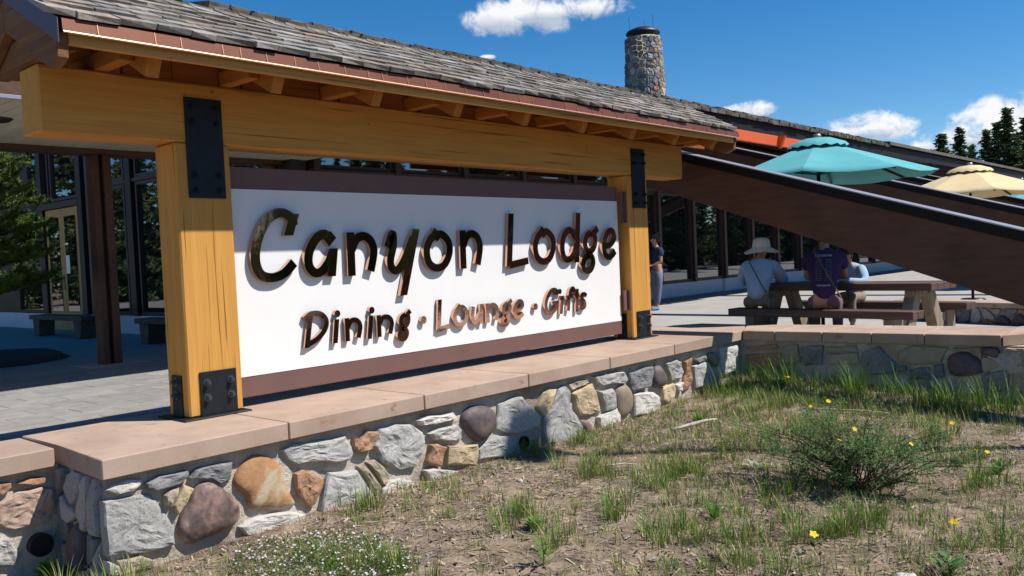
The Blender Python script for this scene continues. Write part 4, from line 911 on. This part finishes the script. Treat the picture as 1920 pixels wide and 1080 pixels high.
# broad-leaved herbs
def herb(x, y, n, l, w, m, label, erect=.8, stalk=0, name='wild_herb', group='broad-leaved wild plants'):
    e = empty(name, gp(x, y), label, 'plant', group); mb = MB()
    for k in range(n):
        a = k*2.4+vr.uniform(-.3, .3); z = stalk*k/n; el = erect*vr.uniform(.7, 1.2)*(1-.35*(k/n if stalk else 0))
        d = Vector((math.cos(a)*math.cos(el), math.sin(a)*math.cos(el), math.sin(el)))
        mb.leaf(gp(x, y)+Vector((math.cos(a)*.008, math.sin(a)*.008, z)), d, Vector((0, 0, 1)), l*vr.uniform(.6, 1.1)*(1-.4*z/(stalk or 1)), w*vr.uniform(.7, 1.2))
    mb.obj('leaves', m, e, True)
    if stalk: bm = bmesh.new(); p = gp(x, y); tube(bm, [p, p+Vector((.008, 0, stalk*.5)), p+Vector((0, .01, stalk))], [.005, .004, .002], 5); bm_obj('stem', bm, LEAFG, e)
herb(6.33, -1.57, 60, .21, .018, LEAFG, 'bright green leafy herb clump near the wall corner', 1.05, .10)
herb(4.67, -1.47, 34, .17, .016, LEAFG, 'leafy green herb between the wall and the white stick', .95)
herb(3.35, -2.73, 14, .15, .026, LEAFP, 'pale grey-green rosette left of the yellow-flowered shrub', .7)
herb(1.92, -3.12, 22, .13, .012, LEAFG, 'compact upright green herb left below the shrub', 1.15)
herb(.68, -2.69, 16, .12, .014, LEAFG, 'single leafy stalk in the bottom centre foreground', .6, .18)
herb(1.14, -2.23, 46, .11, .010, LEAFG, 'loose green herb patch in the centre foreground', .9, .07)
herb(1.85, -4.54, 26, .17, .014, LEAFS, 'blue-green herb at the bottom right edge', .8, .12)
herb(-1.12, -.30, 26, .11, .028, LEAFG, 'green leafy weed at the far left foot of the wall', .7, .10); herb(-.98, -.86, 9, .10, .014, LEAFG, 'small leafy sprout below the wall corner', .7, .09)
herb(2.71, -.93, 40, .06, .012, LEAFG, 'small bushy weed in the shadow by the wall drain', .8, .16); herb(4.1, -4.29, 30, .14, .012, LEAFG, 'green herb at the right edge beside the shrub', 1.0)
herb(3.54, -2.31, 26, .07, .014, leafmat('bronze_leaf', (.075, .06, .025), (.13, .10, .04)), 'dark bronze-leaved weed on a tall stalk left of the shrub', .5, .34)
# flowering shrub
def flower(mb, c, r, n=5, tilt=None):
    t = tilt or Vector((vr.gauss(0, .4), vr.gauss(-.3, .4), 1)).normalized(); a0 = vr.uniform(0, 6)
    s = t.cross(Vector((1, .2, .1))).normalized(); u = s.cross(t)
    for k in range(n):
        a = a0+k*6.283/n; mb.leaf(c, s*math.cos(a)+u*math.sin(a)+t*.2, t, r, r*.45)
def shrub():
    cx, cy = 3.18, -3.60; e = empty('flowering_shrub', gp(cx, cy), 'low dark green shrub with small yellow flowers in the right foreground', 'shrub')
    lv = MB(); bm = bmesh.new()
    tips = []
    for k in range(84):
        a = vr.uniform(0, 6.283); out = vr.uniform(.15, .95)*vr.uniform(.6, 1); h = vr.uniform(.16, .62)*(1.1-out*.5)
        p0 = gp(cx+vr.gauss(0, .06), cy+vr.gauss(0, .06)); p2 = gp(cx+out*math.cos(a)*1.0, cy+out*math.sin(a)*1.25)+Vector((0, 0, h)); p1 = p0*.45+p2*.55+Vector((vr.gauss(0, .02), vr.gauss(0, .02), h*.25))
        tube(bm, [p0, p1, p2], [.004, .003, .0015], 5); tips.append(p2)
        for j in range(5):
            t = vr.uniform(.35, 1); q = p0*(1-t)+p2*t+Vector((0, 0, .3*h*t*(1-t))); q2 = q+Vector((vr.gauss(0, .09), vr.gauss(0, .09), vr.uniform(.0, .14))); tube(bm, [q, q2], [.0015, .0008], 4)
            for i in range(38):
                s = vr.uniform(.1, 1.05); c = q*(1-s)+q2*s+Vector((vr.gauss(0, .018), vr.gauss(0, .018), vr.gauss(0, .014)))
                d = Vector((vr.gauss(0, 1), vr.gauss(0, 1), vr.uniform(-.2, 1.0))); lv.leaf(c, d, Vector((.1, 0, 1)), vr.uniform(.016, .030), .006)
    lv.obj('foliage', LEAFS, e); bm_obj('stems', bm, TWIG, e)
    for k in range(14):
        fl_ = MB(); p = tips[k*6]; flower(fl_, p+Vector((0, 0, .045)), .021); fl_.obj('flower', YEL, e)
shrub()
for x, y, l in ((2.41, -4.43, 'larger yellow flower on its own stalk right of the rock'), (6.75, -1.5, 'small yellow flower in the grass by the shaded wall'), (1.75, -3.85, 'yellow-green flower spike left of the rock')):
    e = empty('yellow_flower', gp(x, y), l, 'flower', 'single yellow flowers'); p = gp(x, y); bm = bmesh.new(); tube(bm, [p, p+Vector((.01, .01, .12))], [.003, .002], 5); bm_obj('stem', bm, LEAFG, e)
    m_ = MB(); flower(m_, p+Vector((.01, .01, .125)), .030); flower(m_, p+Vector((.035, .0, .115)), .018); m_.obj('petals', YEL, e)
def phlox():
    e = empty('white_flower_mat', gp(-.2, -1.5), 'mat of tiny white and lilac flowers at the bottom left below the wall', 'plant'); lv, fl_ = MB(), MB()
    for k in range(5600):
        a = vr.uniform(0, 6.283); r = math.sqrt(vr.random()); x, y = -.16+.62*r*math.cos(a)*.75+.10, -1.62+.66*r*math.sin(a); h = vr.uniform(.01, .13)*(1.15-r*.7)
        p = gp(x, y)+Vector((0, 0, h)); lv.leaf(p, Vector((vr.gauss(0, .8), vr.gauss(0, .8), 1)), Vector((1, 0, .2)), vr.uniform(.014, .03), .0032)
        if k % 11 == 0: flower(fl_, p+Vector((0, 0, .022)), vr.uniform(.006, .010))
    lv.obj('foliage', LEAFG, e); tag(fl_.obj('flowers', WHT, e), kind='stuff')
phlox()
e = empty('violet_flower', gp(6.4, -2.75), 'small violet flower on a stalk by the shaded wall', 'flower'); p = gp(6.4, -2.75); bm = bmesh.new(); tube(bm, [p, p+Vector((0, 0, .22))], .003, 5); bm_obj('stem', bm, LEAFG, e)
m_ = MB()
for k in range(5): flower(m_, p+Vector((0, 0, .18+k*.012)), .014)
m_.obj('petals', PURP, e)
# conifers
def conifer_mesh(h, rad, seed, dens=1.0):
    r = random.Random(seed); mb = MB(); z = h*.06
    while z < h*.985:
        t = z/h; R_ = rad*(1-t)**.95*(.82+.3*r.random())+.06
        if t < .12: R_ *= .75
        for k in range(r.randint(6, 9)):
            if r.random() < .12: continue
            a = r.uniform(0, 6.283); L_ = R_*r.uniform(.6, 1.12); dz = -.10+.35*t+r.uniform(-.10, .16)
            d = Vector((math.cos(a), math.sin(a), dz)).normalized(); m_ = max(3, int(L_*9*dens))
            for i in range(m_):
                s = (i+r.random())/m_*.95+.06; c = d*(L_*s)+Vector((0, 0, z-.10*L_*s*s))+Vector((r.gauss(0, .05), r.gauss(0, .05), r.gauss(0, .06)))
                w = (.40-.15*s)*(1-.45*t)*(h/9)**.5
                for q in range(3):
                    u = Vector((r.gauss(0, 1), r.gauss(0, 1), r.gauss(.25, .6))).normalized(); sd = u.cross(Vector((r.gauss(0, 1), r.gauss(0, 1), r.gauss(0, 1)))).normalized()
                    mb.tri(c-u*w*.5-sd*w*.26, c-u*w*.5+sd*w*.26, c+u*w*.75)
        z += h*.026*(1.2-.6*t)
    me = bpy.data.meshes.new('crown'); me.from_pydata([tuple(v) for v in mb.v], [], mb.f); me.materials.append(NEEDLE_D); return me
CON = [conifer_mesh(9.5, 1.9, 1), conifer_mesh(9.5, 1.55, 2), conifer_mesh(9.5, 2.4, 3)]
bm = bmesh.new(); tube(bm, [(0, 0, -.3), (0, 0, 4), (0, 0, 9.3)], [.17, .11, .02], 8); tr_ = bm_obj('trunk', bm, BARK); TRM = tr_.data; bpy.data.objects.remove(tr_)
def conifer(x, y, h, k, label, group):
    e = empty('pine_tree', (x, y, -.8), label, 'tree', group, vr.uniform(0, 6.28)); s = h/9.5; wd = 1.85 if group == 'pines beyond the roof' else 1.0; e.scale = (s*wd, s*wd, s)
    for nm, me in (('crown', CON[k]), ('trunk', TRM)): o = bpy.data.objects.new(nm, me); COL.objects.link(o); o.parent = e
FT = [(62.1, 11.4, 9.1, 2, 'broad pine leftmost of the trees beyond the roof'), (65.0, 11.0, 9.7, 1, 'slender pine second from the left beyond the roof'), (70.2, 11.4, 8.9, 1, 'small pine left of the gap-side pair beyond the cream umbrella'), (70.5, 10.4, 8.7, 0, 'small pine right of the gap-side pair beyond the cream umbrella'),
      (66.5, 9.56, 9.5, 1, 'narrow pine just left of the tall group at the right edge'), (64.7, 8.5, 9.7, 0, 'pine left of the tallest one at the right edge'), (62.9, 7.5, 10.4, 1, 'tallest pine near the right edge of the photo'), (70.1, 8.3, 9.4, 0, 'pine behind the tallest one at the right edge'), (66, 7.0, 10.0, 2, 'pine cut off by the right edge of the photo')]
for x, y, h, k, l in FT: conifer(x, y, h, k, l, 'pines beyond the roof')
conifer(17.2, 31.8, 15.4, 0, 'pine whose tip shows above the roof ridge at the upper left', 'pines behind the lodge')
# the wood across the car park, mirrored in the glass and the copper letters
wr = random.Random(77)
for n_, (x0, x1, y0, y1) in ((26, (-34, 3, 36, 54)), (60, (6, 84, -58, -30)), (34, (45, 105, -32, -9))):
    for i in range(n_): conifer(x0+(x1-x0)*(i+wr.random())/n_, wr.uniform(y0, y1), wr.uniform(10, 16), i % 3, 'pine in the wood mirrored in the lodge windows and letters', 'pines of the wood across the road')
BACKDROP = mat('reflection_hill', [(.3, (.05, .065, .028)), (.7, (.11, .12, .055))], scale=.4, rough=1)  # unseen hill arc, added to darken the horizon mirrored in the letters
v = []; f = []
for i in range(61):
    a = R(-100+i*1.45)
    for j, (d, z) in enumerate(((105, -1), (125, 3+2*fbm(i*.12, 1)), (150, 6+3*fbm(i*.1, 3)), (190, -1))): v.append((-3+d*math.cos(a), -5+d*math.sin(a), z))
for i in range(60):
    for j in range(3): f.append((i*4+j, i*4+j+1, i*4+j+5, i*4+j+4))
tag(mesh('reflection_backdrop', v, f, BACKDROP, None, True), kind='structure')
# lamp post outside the frame whose shadow crosses the soil and climbs the wall
lp = empty('street_lamp', (7.05, -7.05, -.75), 'tall road lamp right of the frame, its thin shadow crossing the soil', 'street lamp')
bm = bmesh.new(); tube(bm, [(7.05, -7.05, -.8), (7.05, -7.05, 4), (7.05, -7.05, 9.27)], [.09, .075, .055], 12); bm_obj('pole', bm, BROWN_D, lp, True)
box('lamp_head', (6.78, -7.32, 9.28), (7.32, -6.78, 9.52), BROWN_D, lp, .02)
# near pine in the bed by the entrance
def near_pine():
    cx, cy = 1.22, 9.3; e = empty('young_pine', (cx, cy, ZP), 'bright green young pine in the mulch bed at the left edge', 'tree'); mb = MB(); bm = bmesh.new()
    tube(bm, [(cx, cy, ZP-.1), (cx+.05, cy, 1.6), (cx, cy+.05, 4.3)], [.10, .07, .015], 8); r = random.Random(6)
    z = .75
    while z < 4.2:
        for k in range(11):
            a = r.uniform(0, 6.283); L_ = (1.40*(1-(z/4.6)**1.6)+.15)*r.uniform(.65, 1.1); p0 = Vector((cx, cy, z)); p1 = p0+Vector((math.cos(a)*L_, math.sin(a)*L_, r.uniform(-.02, .42)*L_)); tube(bm, [p0, p1], [.018, .006], 4)
            for b in range(int(9*L_)+2):
                s = r.uniform(.3, 1.0); q = p0*(1-s)+p1*s; d = ((p1-p0).normalized()+Vector((r.gauss(0, .6), r.gauss(0, .6), r.uniform(0, .7)))).normalized(); l = r.uniform(.10, .24)
                for j in range(58):
                    c = q+d*(l*r.random()); u = (d*.6+Vector((r.gauss(0, .6), r.gauss(0, .6), r.gauss(.15, .6)))).normalized(); sd = u.cross(Vector((r.gauss(0, 1), r.gauss(0, 1), .3))).normalized(); w = r.uniform(.05, .085)
                    mb.tri(c-sd*.010, c+sd*.010, c+u*w)
        z += .15
    mb.obj('needles', NEEDLE, e); bm_obj('trunk', bm, BARK, e)
near_pine()

# ================================================================== PEOPLE
def skin(name, pts, edges, m, parent, root=0, sub=2):
    """pts: [(xyz, radius or (rx, ry))]; one continuous surface grown round the joints"""
    me = bpy.data.meshes.new(name); me.from_pydata([p for p, r in pts], edges, []); o = bpy.data.objects.new(name, me); COL.objects.link(o)
    md = o.modifiers.new('skin', 'SKIN'); md.use_smooth_shade = True; md.branch_smoothing = .6
    if not me.skin_vertices: me.skin_vertices_add() if hasattr(me, 'skin_vertices_add') else None
    lay = me.skin_vertices[0].data
    for i, (p, r) in enumerate(pts):
        lay[i].radius = r if isinstance(r, tuple) else (r, r); lay[i].use_root = (i == root)
    sb = o.modifiers.new('sub', 'SUBSURF'); sb.levels = sub; sb.render_levels = sub
    dg = bpy.context.evaluated_depsgraph_get(); nm = bpy.data.meshes.new_from_object(o.evaluated_get(dg)); bpy.data.objects.remove(o); bpy.data.meshes.remove(me)
    nm.name = name; nm.materials.clear(); nm.materials.append(m); nm.polygons.foreach_set('use_smooth', [True]*len(nm.polygons))
    o2 = bpy.data.objects.new(name, nm); link(o2, parent); return o2
SKINM = mat('skin_tone', [(.3, (.42, .24, .16)), (.7, (.48, .28, .19))], scale=8, rough=.55)
def lerp(a, b, t): return tuple(x+(y-x)*t for x, y in zip(a, b))
def person(loc, rz, label, J, shirt, pants, shoe, sleeve=1.0, hair=None, hat=None, leglen=1.0, scale=1.0):
    """J: joints in the person's own space, +x forward, +z up from the floor"""
    global LOCAL
    e = empty('person', (loc[0], loc[1], loc[2]-((scale-1)*.455 if J['pel'][2] < .8 else 0)), label, 'person', None, rz); LOCAL = True
    P = []; E = []; idx = {}
    def add(n, p, r, prev=None):
        P.append((p, r)); idx[n] = len(P)-1
        if prev is not None: E.append((idx[prev], idx[n]))
    add('pel', J['pel'], (.12, .15)); add('wst', lerp(J['pel'], J['chest'], .45), (.105, .13), 'pel'); add('chest', J['chest'], (.115, .155), 'wst'); add('neckb', J['neck'], .06, 'chest')
    hd = Vector(J['head']); fwd = Vector(J['face']).normalized()
    add('head0', tuple(hd-Vector((0, 0, .075))), .066, 'neckb'); add('head1', tuple(hd), (.098, .085), 'head0'); add('head2', tuple(hd+Vector((0, 0, .085))), .065, 'head1'); add('nose', tuple(hd+fwd*.108-Vector((0, 0, .012))), .014, 'head1')
    sdv = Vector((-fwd.y, fwd.x, 0))
    for s in (1, -1): add('ear%d' % s, tuple(hd+sdv*(s*.088)), .016, 'head1')
    for s in 'LR':
        add('sh'+s, J['sh'+s], .058, 'chest'); add('el'+s, J['el'+s], .042, 'sh'+s); add('wr'+s, J['wr'+s], .028, 'el'+s)
        d = Vector(J['wr'+s])-Vector(J['el'+s]); d.normalize(); pl = Vector(J['wr'+s])+d*.06; add('pa'+s, tuple(pl), (.030, .020), 'wr'+s)
        side = d.cross(Vector((0, 0, 1))).normalized()
        for k, (o_, l) in enumerate(((-.027, .055), (-.010, .070), (.009, .066), (.026, .050))):
            b = pl+d*.035+side*o_; add('f%s%d' % (s, k), tuple(b), .009, 'pa'+s); add('g%s%d' % (s, k), tuple(b+d*l*.7-Vector((0, 0, .02))), .008, 'f%s%d' % (s, k))
        b = pl+side*(-.045 if s == 'L' else .045); add('t'+s, tuple(b), .011, 'pa'+s); add('u'+s, tuple(b+d*.035-Vector((0, 0, .01))), .009, 't'+s)
        add('hp'+s, J['hp'+s], .088, 'pel'); add('kn'+s, J['kn'+s], .058, 'hp'+s); add('an'+s, J['an'+s], .040, 'kn'+s); a = J['an'+s]; add('to'+s, (a[0]+.15, a[1], a[2]-.05), .035, 'an'+s)
    skin('body', P, E, SKINM, e)
    g = .045
    T = [(J['pel'], (.135+g*.4, .165+g*.4)), (lerp(J['pel'], J['chest'], .5), (.118+g, .145+g)), (J['chest'], (.118+g, .162+g)), (lerp(J['chest'], J['neck'], .8), (.088, .115))]
    TE = [(0, 1), (1, 2), (2, 3)]
    for s in 'LR':
        i = len(T); T.append((J['sh'+s], .088+g*.4)); TE.append((2, i)); end = lerp(J['sh'+s], J['el'+s], min(1, sleeve*2 if sleeve < .5 else 1)); T.append((end, .056+g*.35)); TE.append((i, i+1))
        if sleeve > .5: T.append((lerp(J['el'+s], J['wr'+s], .9), .038+g*.3)); TE.append((i+1, i+2))
    skin('shirt', T, TE, shirt, e)
    T = [(J['pel'], (.165, .205)), (lerp(J['pel'], J['chest'], .22), (.145, .185))]; TE = [(0, 1)]
    for s in 'LR': i = len(T); T += [(J['hp'+s], .118), (J['kn'+s], .078), (lerp(J['kn'+s], J['an'+s], .9*leglen), .060)]; TE += [(0, i), (i, i+1), (i+1, i+2)]
    skin('trousers', T, TE, pants, e)
    for s in 'LR':
        a = Vector(J['an'+s]); skin('shoe', [((a.x-.05, a.y, a.z-.045), (.045, .04)), ((a.x+.06, a.y, a.z-.05), (.045, .045)), ((a.x+.17, a.y, a.z-.06), (.034, .042))], [(0, 1), (1, 2)], shoe, e)
    if hair: skin('hair', [(tuple(hd+Vector((0, 0, .05))-fwd*.02), (.100, .098)), (tuple(hd-fwd*.06-Vector((0, 0, .06))), (.07, .085)), (tuple(hd+Vector((0, 0, .10))), (.07, .07))], [(0, 1), (0, 2)], hair, e)
    if hat:
        v = []; f = []; n = 28; prof = [(.0, .135), (.06, .130), (.100, .10), (.112, .02), (.114, -.005), (.215, -.085), (.218, -.092), (.112, -.013)]
        tl = Matrix.Rotation(R(-16), 3, 'Y') if fwd.x > 0 else Matrix.Identity(3)
        for r_, z in prof:
            for k in range(n):
                a = 2*math.pi*k/n; fl2 = (.035*abs(math.sin(a)) if r_ > .15 else 0)
                q = Vector((r_*1.12*math.cos(a), r_*math.sin(a), z+fl2)); q.rotate(Matrix.Rotation(math.atan2(fwd.y, fwd.x), 3, 'Z')); v.append(tuple(hd+Vector((0, 0, .025))+q))
        for i in range(len(prof)-1):
            for k in range(n): f.append((i*n+k, (i+1)*n+k, (i+1)*n+(k+1) % n, i*n+(k+1) % n))
        h_ = mesh('sun_hat', v, f, hat, e, True)
    LOCAL = False; e.scale = (scale,)*3
    return e
def seated(lean=.2, z=.455, reach=.5, spread=.22, face=(1, 0, 0), tl=1.0):
    pz = z+.085; J = {'pel': (0, 0, pz), 'chest': (lean*.75, 0, pz+.38*tl), 'neck': (lean*1.05, 0, pz+.52*tl), 'head': (lean*1.25+.03, 0, pz+.52*tl+.115), 'face': face}
    for s, y in (('L', 1), ('R', -1)):
        J['sh'+s] = (lean*.85, y*.185, pz+.43*tl); J['el'+s] = (lean*.85+.22, y*(spread+.05), pz+.22*tl); J['wr'+s] = (lean+reach, y*spread*.5, z+.36)
        J['hp'+s] = (.06, y*.105, pz-.02); J['kn'+s] = (.44, y*.13, pz-.01); J['an'+s] = (.40, y*.13, .09)
    return J
cr, sr = math.cos(TRZ), math.sin(TRZ)
def tpos(lx, ly): return (TBL[0]+lx*cr-ly*sr, TBL[1]+lx*sr+ly*cr, ZP)
def cloth(n, a, b): return mat(n, [(.3, a), (.7, b)], scale=9, rough=.9, bump=.25, bscale=14)
BLUE = cloth('light_blue_shirt', (.34, .45, .66), (.42, .54, .75)); KHAKI = cloth('khaki_cloth', (.20, .16, .12), (.27, .22, .17)); PURPLE_S = cloth('purple_tee', (.035, .016, .075), (.05, .024, .10)); MAUVE = cloth('mauve_trousers', (.13, .075, .10), (.18, .11, .145))
HAT = cloth('cream_hat', (.62, .58, .50), (.70, .66, .58)); NAVY = cloth('navy_shirt', (.018, .028, .07), (.028, .04, .095)); JEAN = cloth('grey_blue_jeans', (.12, .14, .22), (.19, .21, .31)); SHOE = flat('dark_shoe', (.02, .02, .022), .6); BSHOE = flat('bright_blue_shoe', (.03, .30, .62), .6); HAIR = flat('dark_hair', (.012, .009, .008), .6)
man = person(tpos(-.86, 1.0), TRZ+R(22), 'seated person in light blue shirt and cream sun hat leaning on the picnic table', seated(.36, face=(.75, -.65, 0), spread=.24, tl=1.12), BLUE, KHAKI, SHOE, 1.0, None, HAT, scale=1.13)
def strap(e, J, col):
    """bag strap over the back, from right shoulder to left hip"""
    global LOCAL; LOCAL = True
    a = Vector((J['chest'][0]-.15, .10, J['neck'][2]-.05)); b = Vector((J['pel'][0]-.10, -.19, J['pel'][2]+.06)); bm = bmesh.new()
    tube(bm, [Vector((J['neck'][0]+.02, .11, J['neck'][2]-.01)), a, (a+b)/2+Vector((-.045, 0, .0)), b], .010, 6); bm_obj('bag_strap', bm, col, e); LOCAL = False
strap(man, seated(.36, tl=1.12), flat('green_strap', (.10, .14, .05), .7))
wom = person(tpos(-.88, -.10), TRZ+R(26), 'seated person in purple printed tee and mauve trousers, head hidden by the sloping beam', seated(.42, spread=.17, reach=.45, tl=1.25), PURPLE_S, MAUVE, SHOE, .3, HAIR, scale=1.2)
strap(wom, seated(.42, tl=1.25), flat('thin_cord', (.12, .07, .06), .7))
# print on the back of the purple tee: two columns of short lines with a heading line, slightly off the cloth
PRINT = flat('tee_print', (.15, .17, .18), .8); PRINT_T = flat('tee_print_title', (.62, .66, .78), .8)
def tee_print():
    """flat lettering laid on the back of the shirt mesh"""
    sh = [c for c in wom.children if c.name.startswith('shirt')][0]
    dg = bpy.context.evaluated_depsgraph_get()
    v = []; f = []; v2 = []; f2 = []
    J = seated(.42, tl=1.25)
    def hit(y, z):
        ok, p, n_, i = sh.ray_cast(Vector((-1.0, y, z)), Vector((1, 0, 0)))
        return (p+n_*.004) if ok else None
    def bar(vv, ff, y0, y1, z0, z1):
        q = [hit(*a) for a in ((y0, z0), (y1, z0), (y1, z1), (y0, z1))]
        if all(q): b = len(vv); vv += q; ff.append((b, b+1, b+2, b+3))
    z_ = J['chest'][2]
    for c in (-.055, .055):
        for i in range(13):
            z = z_+.02-i*.020; bar(v, f, c-.034, c-.008, z, z+.005); bar(v, f, c+.0, c+.034, z, z+.005)
    rr = random.Random(2)
    def words(text, zc, hgt, width):
        cu = bpy.data.curves.new('t', 'FONT'); cu.body = text; cu.size = 1; o = bpy.data.objects.new('t', cu); COL.objects.link(o); bpy.context.view_layer.update()
        me = bpy.data.meshes.new_from_object(o.evaluated_get(bpy.context.evaluated_depsgraph_get())); bpy.data.objects.remove(o)
        w = max(q.co.x for q in me.vertices); b = len(v2)
        pts = [hit(-(q.co.x/w-.5)*width, zc+q.co.y*hgt) for q in me.vertices]
        if all(pts):
            v2.extend(pts); f2.extend([tuple(b+i for i in p.vertices) for p in me.polygons])
    words('FIND YOUR PARK', z_+.055, .036, .19); words('Centennial', z_-.285, .034, .15)
    global LOCAL; LOCAL = True
    if v: tag(mesh('tee_print', v, f, PRINT, wom), kind='stuff')
    if v2: mesh('tee_lettering', v2, f2, PRINT_T, wom)
    LOCAL = False
tee_print()
person(tpos(.86, .30), TRZ+math.pi, 'person across the table, only a pale blue sleeve showing below the beam', seated(.22, spread=.30), cloth('pale_blue_sleeve', (.28, .38, .50), (.36, .46, .58)), KHAKI, SHOE, 1.0, HAIR)
J = {'pel': (0, 0, .98), 'chest': (.01, 0, 1.36), 'neck': (.02, 0, 1.51), 'head': (.04, 0, 1.64), 'face': (1, 0, 0)}
for s, y in (('L', 1), ('R', -1)):
    J['sh'+s] = (0, y*.19, 1.42); J['el'+s] = (.02, y*.24, 1.12); J['wr'+s] = (.20, y*.17, 1.06); J['hp'+s] = (0, y*.10, .94); J['kn'+s] = (.03, y*.11, .52); J['an'+s] = (-.02+(.10 if y > 0 else 0), y*.11, .09)
person((14.20, 4.90, ZP), R(150), 'standing person in navy shirt and blue shoes, half hidden behind the right post', J, NAVY, JEAN, BSHOE, .3, HAIR)
